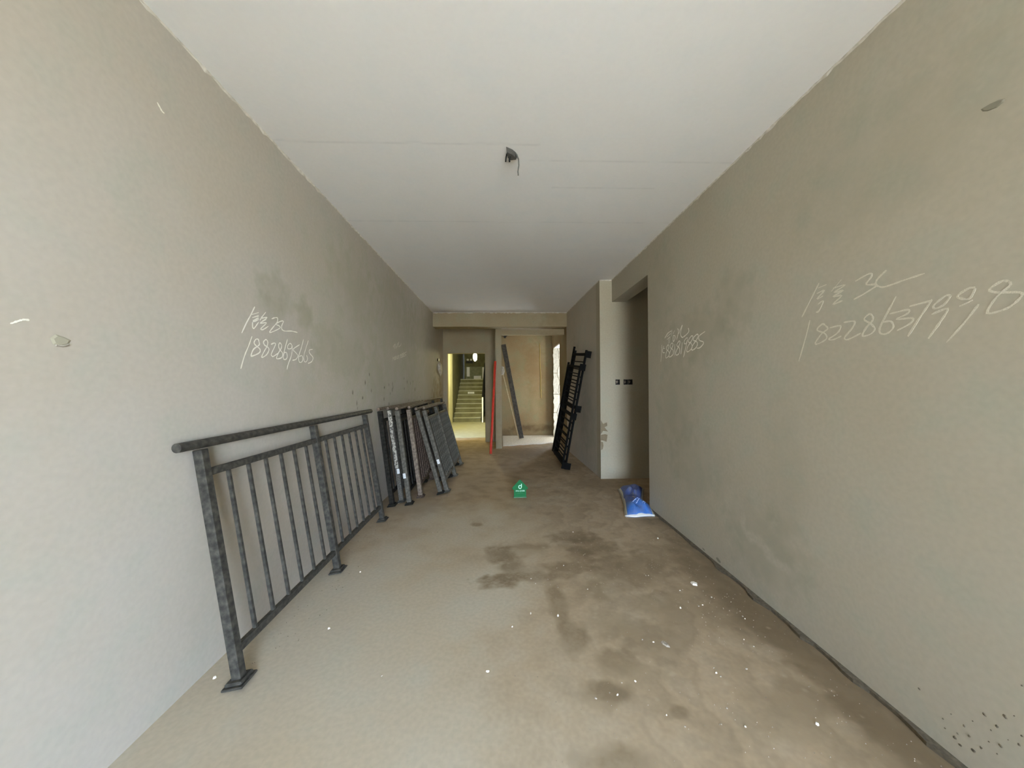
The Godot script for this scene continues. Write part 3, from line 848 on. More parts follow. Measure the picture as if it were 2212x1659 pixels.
# ------------------------------------------------------------------ all railings
func railings() -> void:
	var dusty := {"posts": [0.0, 0.985, 1.97], "hand": [-0.115, 2.15], "per": 6, "mat": M.iron}
	railing("balcony_railing", "long grey iron railing nearest the camera, leaning alone on the left wall", leaning(Vector3(-1.20, 0.009, -1.68), 9.4), dusty)
	# the row against the left wall, from the wall outwards
	railing("balcony_railing", "dark railing standing innermost against the left wall, behind the plaster-splashed one", leaning(Vector3(-1.238, 0.008, -4.10), 7.2), {"posts": [0.0, 0.94, 1.88], "hand": [-0.05, 1.98], "per": 6, "mat": M.iron_dark, "hand_mat": M.iron_dusty, "r": 0.017, "w": 0.05}, "railings stacked against the left wall")
	railing("balcony_railing", "railing whose end post is crusted with white plaster, second from the wall in the stack", leaning(Vector3(-1.17, 0.008, -4.24), 7.4), {"posts": [0.0, 0.94, 1.88], "hand": [-0.06, 1.86], "per": 6, "mat": M.iron, "hand_mat": M.iron_dusty, "r": 0.017, "w": 0.05, "post_mats": [M.iron_white, M.iron, M.iron], "flakes": true, "sticker": [0.36, 0.012]}, "railings stacked against the left wall")
	railing("balcony_railing", "grey railing with a low white sticker, between the plaster-splashed and brownish ones", leaning(Vector3(-1.06, 0.006, -4.16), 7.2, 2.0), {"posts": [0.0, 0.94, 1.88], "hand": [-0.02, 1.6], "per": 6, "mat": M.iron_dark, "hand_mat": M.iron_dusty, "r": 0.017, "w": 0.05, "sticker": [0.33, -0.012], "post_mats": [M.iron_pale, M.iron_dark, M.iron_dark]}, "railings stacked against the left wall")
	railing("balcony_railing", "brownish weathered railing in the middle of the stack, behind the two outermost", leaning(Vector3(-0.99, 0.006, -4.42), 7.6, 2.0), {"posts": [0.0, 0.84, 1.68], "hand": [0.03, 1.15], "per": 6, "mat": M.iron_brown, "hand_mat": M.iron_dusty, "r": 0.017, "w": 0.05, "post_mats": [M.iron_dusty, M.iron_brown, M.iron_brown]}, "railings stacked against the left wall")
	railing("balcony_railing", "grey railing of the stack just behind the outermost leaning one", leaning(Vector3(-0.765, 0.013, -4.53), 15.6), {"posts": [0.0, 0.80, 1.60], "hand": [-0.05, 1.66], "per": 6, "mat": M.iron_dark, "hand_mat": M.iron_dusty, "r": 0.017, "w": 0.05, "post_mats": [M.iron_pale, M.iron_dark, M.iron_dark]}, "railings stacked against the left wall")
	railing("balcony_railing", "outermost grey railing of the stack, leaning furthest out over the floor", leaning(Vector3(-0.697, 0.013, -4.60), 15.6), {"posts": [0.0, 0.79, 1.58], "hand": [0.03, 1.64], "per": 6, "mat": M.iron_pale, "hand_mat": M.iron_dusty, "r": 0.017, "w": 0.05, "sticker": [0.40, 0.0]}, "railings stacked against the left wall")
	railing("balcony_railing", "dusty railing at the far end of the left wall, beyond the stack", leaning(Vector3(-1.235, 0.008, -6.22), 7.2), {"posts": [0.0, 1.0, 2.0], "hand": [0.05, 2.15], "per": 6, "mat": M.iron, "hand_mat": M.iron_dusty, "r": 0.017, "w": 0.05}, "railings stacked against the left wall")
	# two black ones stood on end against the far right wall
	var x := Vector3(0.335, 1.93, 0.16).normalized()
	var y := Vector3(-0.058, 0.0, -1.0)
	y = (y - x * y.dot(x)).normalized()
	var b := Basis(x, y, x.cross(y))
	var off := b.z
	if off.x > 0.0:
		off = -off
	railing("black_railing", "taller black railing stood on end against the right wall, its top above the other", Transform3D(b, Vector3(1.03, 0.05, -5.62)), {"posts": [0.03, 0.95, 1.81], "hand": [-0.05, 1.95], "h": 0.96, "per": 6, "mat": M.iron_black, "rail_over": 0.07}, "black railings stood on end")
	railing("black_railing", "shorter black railing stood on end in front of the taller one", Transform3D(b, Vector3(1.03, 0.05, -5.63) + off * 0.045 + b.y * 0.01), {"posts": [0.03, 0.82, 1.60], "hand": [0.0, 1.66], "h": 0.98, "per": 6, "mat": M.iron_black, "rail_over": 0.02}, "black railings stood on end")

# ------------------------------------------------------------------ everything small
func small_things() -> void:
	# red pipe
	var st := begin()
	tube(st, [Vector3(0, 0, 0), Vector3(0.09, 1.87, -0.60)], 0.026, 14)
	tag(obj("red_pipe", st, M.red), "long red pipe leaning on the niche jamb beside the entrance", "pipe").position = Vector3(-0.218, 0.01, -7.12)
	# timber in the niche
	var d := Vector3(-0.44, 2.36, 0.02)
	var bx := Basis(d.normalized(), 0.0)
	var yv := d.normalized()
	var xv := (Vector3.RIGHT - yv * yv.x).normalized()
	bx = Basis(xv, yv, xv.cross(yv))
	st = begin()
	box(st, Transform3D(bx, d * 0.5), Vector3(0.115, d.length(), 0.07), 0.004)
	tag(obj("timber_beam", st, M.wood_dark), "dark timber beam leaning to the left inside the niche", "beam").position = Vector3(0.50, 0.035, -9.05)
	d = Vector3(-0.40, 1.66, 0.02)
	yv = d.normalized()
	xv = (Vector3.RIGHT - yv * yv.x).normalized()
	bx = Basis(xv, yv, xv.cross(yv))
	st = begin()
	box(st, Transform3D(bx, d * 0.5), Vector3(0.022, d.length(), 0.05), 0.002)
	tag(obj("wooden_batten", st, M.wood_pale), "thin pale batten leaning left of the dark beam in the niche", "batten").position = Vector3(0.435, 0.022, -8.97)
	st = begin()
	prism(st, PackedVector2Array([Vector2(0, -0.11), Vector2(0.05, -0.10), Vector2(0.075, -0.02), Vector2(0.06, 0.09), Vector2(0.0, 0.11)]), Vector3.ZERO, Vector3.RIGHT, Vector3.UP, Vector3(0, 0, 0.03), 0.8)
	tag(obj("plaster_lump", st, M.white_plaster), "whitish plaster lump stuck on the niche jamb above the batten", "plaster").position = Vector3(0.007, 1.72, -8.6)
	# yellow cable on the niche wall
	var pts := []
	for i in 16:
		pts.append(Vector3(sin(i * 0.9) * 0.006 + i * 0.002, 2.50 - i * 0.099, 0.0))
	st = begin()
	tube(st, pts, 0.011, 6)
	var cable := tag(obj("yellow_cable", st, M.yellow), "thin yellow cable hanging down the back wall of the niche", "cable") as Node3D
	cable.position = Vector3(1.045, 0, -9.707)
	st = begin()
	lump(st, Vector3(0.03, 1.20, 0.002), Vector3(0.035, 0.05, 0.03))
	obj("knot", st, M.yellow, cable)
	# black pipe stub in place of a dark pipe hole at the top of the niche
	var stub := thing("pipe_hole_stub", "short black stub standing in for a pipe hole high in the niche", "bracket", Transform3D(Basis(), Vector3(0.10, 2.685, -9.72)))
	st = begin()
	tube(st, [Vector3(0, 0, 0), Vector3(0.01, 0.0, 0.11)], 0.035, 10)
	obj("stub", st, M.black, stub)
	st = begin()
	box(st, Transform3D(Basis(Vector3.BACK, 0.5), Vector3(0.04, 0.02, 0.05)), Vector3(0.10, 0.035, 0.03), 0.004)
	obj("arm", st, M.black, stub)
	# plaster patch with a hole by the entrance, on the left wall
	var patch := thing("plaster_patch", "white plaster patch with a black hole on the left wall near the entrance", "plaster", Transform3D(Basis(), Vector3(WALL_L, 1.80, -8.15)))
	st = begin()
	prism(st, PackedVector2Array([Vector2(-0.16, 0.06), Vector2(-0.12, -0.08), Vector2(0.02, -0.14), Vector2(0.2, -0.22), Vector2(0.3, -0.12), Vector2(0.26, 0.02), Vector2(0.10, 0.10), Vector2(0.0, 0.12)]), Vector3.ZERO, Vector3(0, 0, -1), Vector3.UP, Vector3(0.045, 0, 0), 0.6)
	obj("dab", st, M.bead, patch)
	st = begin()
	tube(st, [Vector3(0, 0.14, 0.11), Vector3(0.02, 0.14, 0.11)], 0.035, 10)
	obj("hole", st, M.black, patch)
	# socket boxes
	for s in [[1.653, "single open socket box left of the pair on the short wall"], [1.771, "left one of the two adjoining open socket boxes"], [1.838, "right one of the two adjoining open socket boxes, next to the dark opening"]]:
		var k := thing("socket_box", s[1], "socket box", Transform3D(Basis(), Vector3(s[0] + 0.032, 1.398, -5.207)))
		st = begin()
		slab(st, Vector3(-0.0315, -0.037, 0.0), Vector3(0.0315, 0.037, 0.004))
		for e in [-1.0, 1.0]:
			slab(st, Vector3(-0.0315, 0.035 * e - 0.0025, 0), Vector3(0.0315, 0.035 * e + 0.0025, 0.058))
			slab(st, Vector3(0.029 * e - 0.0025, -0.037, 0), Vector3(0.029 * e + 0.0025, 0.037, 0.058))
		obj("box", st, M.box_metal, k)
		st = begin()
		for i in 3:
			tube(st, [Vector3(-0.012 + i * 0.012, 0.02, 0.004), Vector3(-0.008 + i * 0.009, 0.0, 0.028), Vector3(0.004 - i * 0.006, -0.016, 0.012)], 0.004, 6)
		obj("wires", st, M.crumb, k)
	# three broken spots on the corner of that wall
	var brk := [PackedVector2Array([Vector2(0, 0.10), Vector2(0.03, 0.05), Vector2(0.085, 0.07), Vector2(0.09, 0.02), Vector2(0.05, 0.0), Vector2(0.10, -0.06), Vector2(0.03, -0.05), Vector2(0.0, -0.10)]), PackedVector2Array([Vector2(0.0, 0.05), Vector2(0.06, 0.06), Vector2(0.095, 0.05), Vector2(0.08, -0.05), Vector2(0.03, -0.03), Vector2(0.0, -0.03)]), PackedVector2Array([Vector2(0, 0.06), Vector2(0.025, 0.05), Vector2(0.035, 0.0), Vector2(0.02, -0.05), Vector2(0.0, -0.06)])]
	var where := [[0.745, "upper broken patch of brown mortar on the wall corner"], [0.585, "middle broken patch of brown mortar on the wall corner"], [0.478, "lowest small broken patch of brown mortar on the wall corner"]]
	for i in 3:
		st = begin()
		prism(st, brk[i], Vector3.ZERO, Vector3.RIGHT, Vector3.UP, Vector3(0, 0, 0.004), 0.92)
		tag(obj("mortar_patch", st, M.patch), where[i][1], "plaster", "broken patches on the wall corner").position = Vector3(1.436, where[i][0], -5.15)
	# hook and wires in the ceiling
	var hook := thing("ceiling_wires", "tuft of cut wires and grey sheathing hanging from the ceiling", "wires", Transform3D(Basis(), Vector3(0.075, CEIL, -2.34)))
	st = begin()
	prism(st, PackedVector2Array([Vector2(-0.035, 0.055), Vector2(0.005, 0.03), Vector2(0.03, 0.0), Vector2(0.04, -0.035), Vector2(-0.01, -0.045), Vector2(-0.03, -0.01)]), Vector3(0, 0, 0), Vector3.RIGHT, Vector3(0, 0, 1), Vector3(0, -0.03, 0), 0.8)
	obj("sheathing", st, mottled(51, Color(0.22, 0.21, 0.19), Color(0.42, 0.41, 0.38), 0.05, 9.0), hook)
	st = begin()
	tube(st, [Vector3(0.032, -0.01, 0.0), Vector3(0.046, -0.045, 0.0), Vector3(0.048, -0.085, 0.0), Vector3(0.042, -0.125, 0.0), Vector3(0.044, -0.15, 0.0)], 0.0045, 6)
	obj("wire", st, flat(Color(0.36, 0.35, 0.32)), hook)
	st = begin()
	tube(st, [Vector3(-0.03, -0.005, -0.01), Vector3(-0.036, -0.04, 0.0), Vector3(-0.038, -0.062, 0.0)], 0.005, 6)
	tube(st, [Vector3(-0.005, -0.02, 0.0), Vector3(-0.014, -0.05, 0.0), Vector3(-0.012, -0.062, 0.0)], 0.006, 6)
	obj("wire", st, M.black, hook)
	# dent and chalk smears on the left wall
	var scar := thing("wall_scar", "shallow scraped dent with a pale rim on the left wall, low beside the chalk smear", "dent", Transform3D(Basis(), Vector3(WALL_L, 1.503, -1.189)))
	st = begin()
	prism(st, PackedVector2Array([Vector2(-0.026, 0.006), Vector2(-0.012, 0.02), Vector2(0.012, 0.014), Vector2(0.03, 0.006), Vector2(0.022, -0.010), Vector2(0.0, -0.018), Vector2(-0.018, -0.012)]), Vector3.ZERO, Vector3(0, 0, -1), Vector3.UP, Vector3(0.003, 0, 0), 0.7)
	obj("dent", st, flat(Color(0.66, 0.635, 0.55), 0.95), scar)
	st = begin()
	tube(st, [Vector3(0.002, -0.015, 0.012), Vector3(0.004, -0.016, -0.004), Vector3(0.002, -0.008, -0.022)], 0.003, 6)
	obj("rim", st, M.white_plaster, scar)
	for s in [[1.088, 1.548, 0.016, 0.010, "bright white chalk dab at the left edge beside the dent"], [1.525, 2.515, 0.012, -0.012, "pale scratch high on the left wall under the ceiling"]]:
		st = begin()
		stroke(st, smooth([Vector2(-s[2], -s[3]), Vector2(0, 0), Vector2(s[2] * 0.8, s[3] * 0.7), Vector2(s[2] * 1.6, s[3] * 0.8)]), 0.006, 0.001, Vector3.ZERO, Vector3(0, 0, -1), Vector3.UP, Vector3(1, 0, 0))
		tag(obj("chalk_smear", st, M.chalk), s[4], "chalk mark").position = Vector3(WALL_L + 0.0003, s[1], -s[0])
	for s in [[2.636, 0.042, 0.032, "larger dark oval nick at the foot of the right wall"], [2.832, 0.034, 0.018, "smaller dark nick at the foot of the right wall"], [1.119, 2.256, 0.03, "dark scuff high on the right wall near the frame edge"]]:
		st = begin()
		var pl := PackedVector2Array()
		for i in 8:
			var a := TAU * i / 8.0
			pl.append(Vector2(cos(a) * s[2] + sin(a) * s[2] * 0.3, sin(a) * s[2] * 0.45) * rng.randf_range(0.8, 1.1))
		prism(st, pl, Vector3.ZERO, Vector3(0, 0, -1), Vector3.UP, Vector3(-0.002, 0, 0), 0.8)
		tag(obj("wall_nick", st, flat(Color(0.56, 0.535, 0.46), 0.95)), s[3], "dent").position = Vector3(WALL_R, s[1], -s[0])
	# mud splashes low on the right wall
	st = begin()
	for p in [[1.268, 0.092], [1.232, 0.108], [1.214, 0.151], [1.191, 0.19], [1.144, 0.203], [1.131, 0.229], [1.111, 0.278], [1.241, 0.085], [1.226, 0.073], [1.274, 0.121], [1.122, 0.174], [1.104, 0.211], [1.074, 0.253], [1.072, 0.41], [1.349, 0.168], [1.20, 0.13], [1.17, 0.12], [1.15, 0.16], [1.09, 0.30], [1.16, 0.24], [1.25, 0.16], [1.08, 0.22], [1.13, 0.14], [1.19, 0.09]]:
		var pl := PackedVector2Array()
		var r := rng.randf_range(0.002, 0.0065)
		for i in 7:
			var a := TAU * i / 7.0
			pl.append(Vector2(cos(a), sin(a)) * r * rng.randf_range(0.6, 1.2))
		prism(st, pl, Vector3(WALL_R, p[1], -p[0]), Vector3(0, 0, -1), Vector3.UP, Vector3(-0.002, 0, 0), 0.6)
	var mud := tag(obj("mud_splashes", st, M.mud), "dark mud splashes low on the right wall at the frame edge", "mud")
	mud.set_meta("kind", "stuff")
	floor_litter()
	bag()
	sign_board()

func floor_litter() -> void:
	# two larger pieces
	var st := begin()
	prism(st, PackedVector2Array([Vector2(-0.018, -0.012), Vector2(0.008, -0.022), Vector2(0.02, -0.002), Vector2(0.004, 0.018), Vector2(-0.018, 0.02)]), Vector3.ZERO, Vector3.RIGHT, Vector3(0, 0, -1), Vector3(0, 0.011, 0), 0.8)
	tag(obj("plaster_shard", st, M.chip), "largest white plaster shard lying on the dark floor to the right", "plaster shard").position = Vector3(1.299, 0, -2.40)
	st = begin()
	prism(st, PackedVector2Array([Vector2(-0.016, 0.02), Vector2(-0.004, 0.026), Vector2(0.014, 0.0), Vector2(0.014, -0.022), Vector2(-0.002, -0.016), Vector2(-0.014, 0.004)]), Vector3.ZERO, Vector3.RIGHT, Vector3(0, 0, -1), Vector3(0, 0.008, 0), 0.8)
	tag(obj("plaster_shard", st, M.crumb), "greyish leaf-shaped shard on the stained floor before the dark crack", "plaster shard").position = Vector3(0.845, 0, -1.848)
	var far := [[0.651, 3.295], [0.678, 3.071], [0.753, 3.024], [1.368, 3.124], [1.318, 3.093], [1.016, 2.522], [1.034, 2.521], [0.2, 2.514], [0.402, 2.653], [0.459, 2.688], [0.371, 2.398], [0.562, 2.368], [1.164, 2.329], [1.186, 2.338], [1.326, 2.248], [1.075, 2.148], [0.166, 2.131], [0.324, 2.104], [0.053, 2.018], [-0.073, 1.707], [1.004, 1.689], [0.998, 1.659], [1.005, 1.637], [1.154, 1.676], [0.602, 1.626], [0.538, 1.62], [0.399, 1.544], [0.498, 1.558], [0.466, 1.569], [1.412, 2.102], [1.395, 2.034], [1.396, 2.056], [1.194, 2.16], [1.224, 2.171], [0.317, 2.501], [0.224, 2.45], [0.79, 1.869], [0.739, 1.89], [1.292, 1.818], [1.275, 1.869], [-1.342, 1.717], [-0.971, 2.043], [-1.037, 2.655], [-0.566, 1.701], [-0.599, 3.347], [-0.64, 3.338], [0.257, 6.043], [-0.448, 6.456], [-1.196, 4.2], [-0.677, 4.45], [1.243, 1.394], [0.954, 1.395], [0.932, 1.477], [0.865, 1.408], [0.667, 1.455], [0.717, 1.404]]
	var alone := {3: "white chip alone near the right wall, nearer the camera than the blue sack", 15: "bright round chip on the brown floor, between the two larger shards", 16: "bright chip at the left rim of the floor stains, left of the dark streak", 17: "bright chip on the dark streak running down from the floor stains", 19: "bright round chip alone on the pale screed in the middle foreground", 18: "faint chip on pale screed just left of the lone bright one's line", 40: "white chip in the corner beside the base plate of the nearest railing post", 41: "white chip on pale floor right of the nearest railing's first bay", 42: "white chip by the middle base plate of the nearest railing", 43: "tiny chip on pale screed in the left foreground, before the nearest railing", 44: "left one of two close chips on the floor beyond the nearest railing's end", 45: "right one of two close chips on the floor beyond the nearest railing's end", 46: "pale chip on the floor between the niche and the green sign", 47: "pale chip on the floor between the red pipe and the stacked railings", 48: "white chip by the base plate of the innermost stacked railing", 49: "white chip at the foot of the outermost stacked railing"}
	var big := [3, 15, 16, 17, 19, 42, 41, 40, 50]
	for i in far.size():
		st = begin()
		var s := rng.randf_range(0.005, 0.009)
		if i in big:
			s *= 1.7
		if far[i][1] > 4.0:
			s *= 1.8
		lump(st, Vector3.ZERO, Vector3(s * rng.randf_range(1.1, 1.7), s * 0.6, s), rng.randf() * TAU)
		var l := chip_label(far[i][0], far[i][1])
		if alone.has(i):
			l = alone[i]
		tag(obj("plaster_chip", st, M.chip if i in big or i % 3 == 0 else M.crumb), l, "plaster chip", "plaster chips on the floor").position = Vector3(far[i][0], 0.0, -far[i][1])
	# uncountable grit, thickest to the right
	st = begin()
	for i in 900:
		var x := rng.randf_range(-0.2, 1.55)
		var z := -rng.randf_range(1.2, 3.2)
		if rng.randf() > smoothstep(-0.4, 1.5, x):
			continue
		var r := rng.randf_range(0.0012, 0.003)
		var p := Vector3(x, 0, z)
		var a := rng.randf() * TAU
		var q := [p + Vector3(cos(a), 0, sin(a)) * r, p + Vector3(cos(a + 2.1), 0, sin(a + 2.1)) * r, p + Vector3(cos(a + 4.2), 0, sin(a + 4.2)) * r]
		for k in 3:
			tri(st, q[k], q[(k + 1) % 3], p + Vector3(0, r * 1.3, 0), (q[k] + q[(k + 1) % 3]) * 0.5 - p + Vector3(0, r * 0.5, 0))
	var grit := tag(obj("floor_grit", st, M.crumb), "fine pale grit strewn over the right side of the floor", "grit")
	grit.set_meta("kind", "stuff")
	st = begin()
	for i in 80:
		var p := Vector3(-1.30 + rng.randf_range(0.02, 0.25), 0, -rng.randf_range(1.7, 3.7))
		lump(st, p, Vector3(1, 0.6, 1) * rng.randf_range(0.002, 0.006), rng.randf() * TAU)
	var grit2 := tag(obj("floor_grit", st, M.screed), "mortar crumbs on the floor along the nearest railing", "grit")
	grit2.set_meta("kind", "stuff")

func chip_label(x: float, z: float) -> String:
	if x > 1.1 and z < 2.2:
		return "small pale chip in the dirt along the foot of the right wall"
	if z > 2.9:
		return "small pale chip on the far dark patch of the floor stains"
	if z > 2.3 and x < 0.7:
		return "small pale chip on the near dark band of the floor stains"
	if z > 2.2:
		return "small pale chip on the brown floor beside the largest white shard"
	if z > 1.8:
		return "small pale chip beside the greyish leaf-shaped shard"
	if x > 0.9:
		return "small pale chip of the loose row on the brown foreground floor"
	return "small pale chip round the dark foreground spot on the floor"

# blue woven sack: puffed slab between two outlines
func bag() -> void:
	var left := [Vector2(1.262, 3.634), Vector2(1.315, 3.82), Vector2(1.39, 4.06), Vector2(1.41, 4.16), Vector2(1.45, 4.32), Vector2(1.49, 4.56)]
	var right := [Vector2(1.552, 3.62), Vector2(1.592, 3.80), Vector2(1.60, 3.99), Vector2(1.64, 4.16), Vector2(1.72, 4.34), Vector2(1.81, 4.56)]
	var tall := [0.060, 0.105, 0.085, 0.055, 0.105, 0.105]
	var w := 192
	var img := Image.create(w, 2 * w, false, Image.FORMAT_RGB8)
	var n1 := noise(61, 0.02, 4)
	var n2 := noise(62, 0.11, 3)
	for y in 2 * w:
		for x in w:
			var u := float(x) / w
			var v := 1.0 - float(y) / (2 * w)
			var c := Color(0.28, 0.38, 0.66).lerp(Color(0.33, 0.37, 0.56), v)
			if v < 0.26:
				c = Color(0.20, 0.44, 0.76).lerp(Color(0.36, 0.48, 0.72), clampf(0.5 + n1.get_noise_2d(x, y), 0, 1))
			var smear := clampf((n1.get_noise_2d(x * 1.3, y * 0.8) + 0.25 - absf(u - 0.55 + (v - 0.62) * 0.9) * 1.6 - absf(v - 0.58) * 1.3) * 3.0, 0.0, 1.0)
			c = c.lerp(Color(0.44, 0.46, 0.52), smear)
			c = c.lerp(Color(0.55, 0.58, 0.66), clampf(n2.get_noise_2d(x, y) * 1.3 - 0.15, 0, 1) * 0.8)
			if u < 0.05 or u > 0.95 or v < 0.018:
				c = Color(0.80, 0.79, 0.74)
			img.set_pixel(x, y, c)
	var m := flat(Color.WHITE, 0.6)
	m.albedo_texture = ImageTexture.create_from_image(img)
	var t := thing("woven_sack", "crumpled blue woven sack with white seams lying by the side opening", "sack", Transform3D(Basis(), Vector3(1.5, 0, -4.1)))
	var creases := noise(63, 0.55, 3)
	var at := func(u: float, v: float) -> Vector3:
		var k := clampf(v, 0.0, 0.9999) * 5.0
		var i := int(k)
		var f := k - i
		var l: Vector2 = left[i].cubic_interpolate(left[i + 1], left[maxi(i - 1, 0)], left[mini(i + 2, 5)], f)
		var r: Vector2 = right[i].cubic_interpolate(right[i + 1], right[maxi(i - 1, 0)], right[mini(i + 2, 5)], f)
		var h := lerpf(tall[i], tall[i + 1], smoothstep(0, 1, f))
		var p := l.lerp(r, u)
		p.y -= sin(u * TAU * 0.9) * 0.014 * (1.0 - v)
		var round_ := pow(clampf(1.0 - pow(absf(2.0 * u - 1.0), 3.2), 0.0, 1.0), 0.5) * pow(clampf(1.0 - pow(absf(2.0 * v - 1.0), 9.0), 0.0, 1.0), 0.5)
		var fold := 0.012 * sin((u * 0.8 + v * 1.6) * 17.0) * sin(u * PI) + 0.02 * exp(-pow((v - 0.62 - (u - 0.5) * 0.35) / 0.05, 2.0)) * sin(u * PI)
		fold += creases.get_noise_2d(u * 5.0, v * 9.0) * 0.022 * sin(u * PI)
		return Vector3(p.x - 1.5, 0.008 + round_ * (h * (0.82 + 0.18 * sin(u * PI)) + fold), -p.y + 4.1)
	var st := begin()
	st.set_smooth_group(1)
	var nu := 34
	var nv := 68
	for i in nu:
		for j in nv:
			var q := []
			var uv := []
			for k in [[0, 0], [1, 0], [1, 1], [0, 1]]:
				var u := float(i + k[0]) / nu
				var v := float(j + k[1]) / nv
				q.append(at.call(u, v))
				uv.append(Vector2(u, 1.0 - v))
			quad(st, q[0], q[1], q[2], q[3], Vector3.UP, uv)
			st.set_smooth_group(-1)
			var fl := []
			for p in q:
				fl.append(Vector3(p.x, 0.003, p.z))
			quad(st, fl[0], fl[1], fl[2], fl[3], Vector3.DOWN, uv)
			st.set_smooth_group(1)
	obj("sack_body", st, m, t)
	# white piped seams along the rim, sides and front
	for e in [0.0, 1.0]:
		st = begin()
		var pts := []
		for j in 25:
			pts.append(at.call(e, j / 24.0) + Vector3(0, 0.008 + 0.002 * sin(j * 1.1), 0))
		tube(st, pts, 0.010, 7)
		obj("side_seam", st, M.white_plaster, t)
	st = begin()
	var front := []
	for i in 17:
		front.append(at.call(i / 16.0, 0.0) + Vector3(0, 0.012 + 0.002 * sin(i * 0.9), 0.002))
	tube(st, front, 0.005, 7)
	obj("front_seam", st, M.paper, t)
	# pale lettering strokes printed on the front half, and a grey tag
	st = begin()
	for s in [[[0.24, 0.235], [0.46, 0.250]], [[0.42, 0.19], [0.60, 0.225], [0.56, 0.26], [0.50, 0.25]], [[0.62, 0.245], [0.84, 0.225]], [[0.72, 0.23], [0.74, 0.16], [0.72, 0.13]], [[0.66, 0.15], [0.80, 0.185]]]:
		var pts := []
		for i in s.size() - 1:
			for k in 5:
				pts.append(at.call(lerpf(s[i][0], s[i + 1][0], k / 4.0), lerpf(s[i][1], s[i + 1][1], k / 4.0)) + Vector3(0, 0.001, 0))
		var clean := [pts[0]]
		for p in pts:
			if (p - clean[-1]).length() > 0.004:
				clean.append(p)
		tube(st, clean, 0.0038, 5)
	obj("print", st, flat(Color(0.72, 0.80, 0.95), 0.7), t)
	st = begin()
	for i in 6:
		var p: Vector3 = at.call(0.42 + i * 0.045, 0.36 - i * 0.012)
		box(st, Transform3D(Basis(Vector3.UP, 0.5 + i * 0.1), p + Vector3(0, 0.004, 0)), Vector3(0.035, 0.006, 0.03 + 0.005 * (i % 2)), 0.002)
	obj("torn_tag", st, M.white_plaster, t)

# green house-shaped floor sign
func sign_board() -> void:
	var t := thing("floor_sign", "green house-shaped sign with a pale round letter standing on the floor", "sign", Transform3D(Basis(Vector3.RIGHT, -0.06), Vector3(0.218, 0.012, -4.335)))
	var o := PackedVector2Array([Vector2(-0.074, 0), Vector2(0.074, 0), Vector2(0.074, 0.085), Vector2(0.097, 0.092), Vector2(0.092, 0.112), Vector2(0.006, 0.203), Vector2(-0.006, 0.203), Vector2(-0.092, 0.112), Vector2(-0.097, 0.092), Vector2(-0.074, 0.085)])
	var st := begin()
	prism(st, o, Vector3.ZERO, Vector3.RIGHT, Vector3.UP, Vector3(0, 0, 0.006))
	obj("panel", st, M.green, t)
	st = begin()
	var ring := []
	for i in 25:
		ring.append(Vector2(cos(TAU * i / 24.0) * 0.0165, 0.118 + sin(TAU * i / 24.0) * 0.0185))
	stroke(st, ring, 0.009, 0.0012, Vector3(0, 0, 0.006), Vector3.RIGHT, Vector3.UP, Vector3(0, 0, 1))
	box(st, Transform3D(Basis(), Vector3(0.0175, 0.134, 0.0067)), Vector3(0.009, 0.042, 0.0015), 0.0)
	obj("logo", st, M.mint, t)
	# a row of characters: six small upright glyphs, then a faint second row
	var glyphs := [[[-9, 9, -6, 3], [-8, 6, -8, -9], [-3, 6, 9, 6], [3, 9, 3, 3], [-3, 2, 9, 2], [-2, 2, -2, -2], [8, 2, 8, -2], [-3, -3, 9, -3], [0, -6, 6, -8]], [[-9, 9, -6, 2], [-8, 5, -8, -9], [-4, 6, 9, 6], [2, 9, -4, -3], [-1, -1, -1, -9], [8, -1, 8, -9], [-1, -1, 8, -1], [-1, -8, 8, -8]], [[-8, 8, 9, 8], [0, 8, 0, -8], [-6, 2, -6, -8], [0, 1, 7, 1], [-9, -8, 9, -8]], [[-9, 8, -3, 8], [-6, 9, -6, -9], [-9, 1, -3, 1], [0, 8, 9, 8], [1, 8, 1, -9], [8, 8, 8, -9], [1, 0, 8, 0]], [[-9, 8, 9, 8], [-8, 8, -8, -9], [8, 8, 8, -9], [-8, 2, 8, 2], [0, 8, 0, -9], [-8, -4, 8, -4]]]
	var gx := [-0.044, -0.023, 0.004, 0.025, 0.046]
	for k in 5:
		st = begin()
		for s in glyphs[k]:
			stroke(st, [Vector2(gx[k] + s[0] * 0.00098, 0.071 + s[1] * 0.0010), Vector2(gx[k] + s[2] * 0.00098, 0.071 + s[3] * 0.0010)], 0.0032, 0.001, Vector3(0, 0, 0.006), Vector3.RIGHT, Vector3.UP, Vector3(0, 0, 1))
		obj("character", st, M.mint, t)
	st = begin()
	box(st, Transform3D(Basis(), Vector3(-0.0095, 0.071, 0.0065)), Vector3(0.004, 0.004, 0.001))
	obj("dot", st, M.mint, t)
	for k in 9:
		st = begin()
		var x := -0.034 + k * 0.0088
		stroke(st, [Vector2(x, 0.046), Vector2(x + 0.002, 0.040)], 0.004, 0.0008, Vector3(0, 0, 0.006), Vector3.RIGHT, Vector3.UP, Vector3(0, 0, 1))
		obj("small_character", st, M.mint_faint, t)
	st = begin()
	box(st, Transform3D(Basis(Vector3.RIGHT, 0.06), Vector3(0, -0.004, 0.004)), Vector3(0.160, 0.009, 0.026), 0.002)
	obj("clear_foot", st, flat(Color(0.40, 0.56, 0.42), 0.4), t)

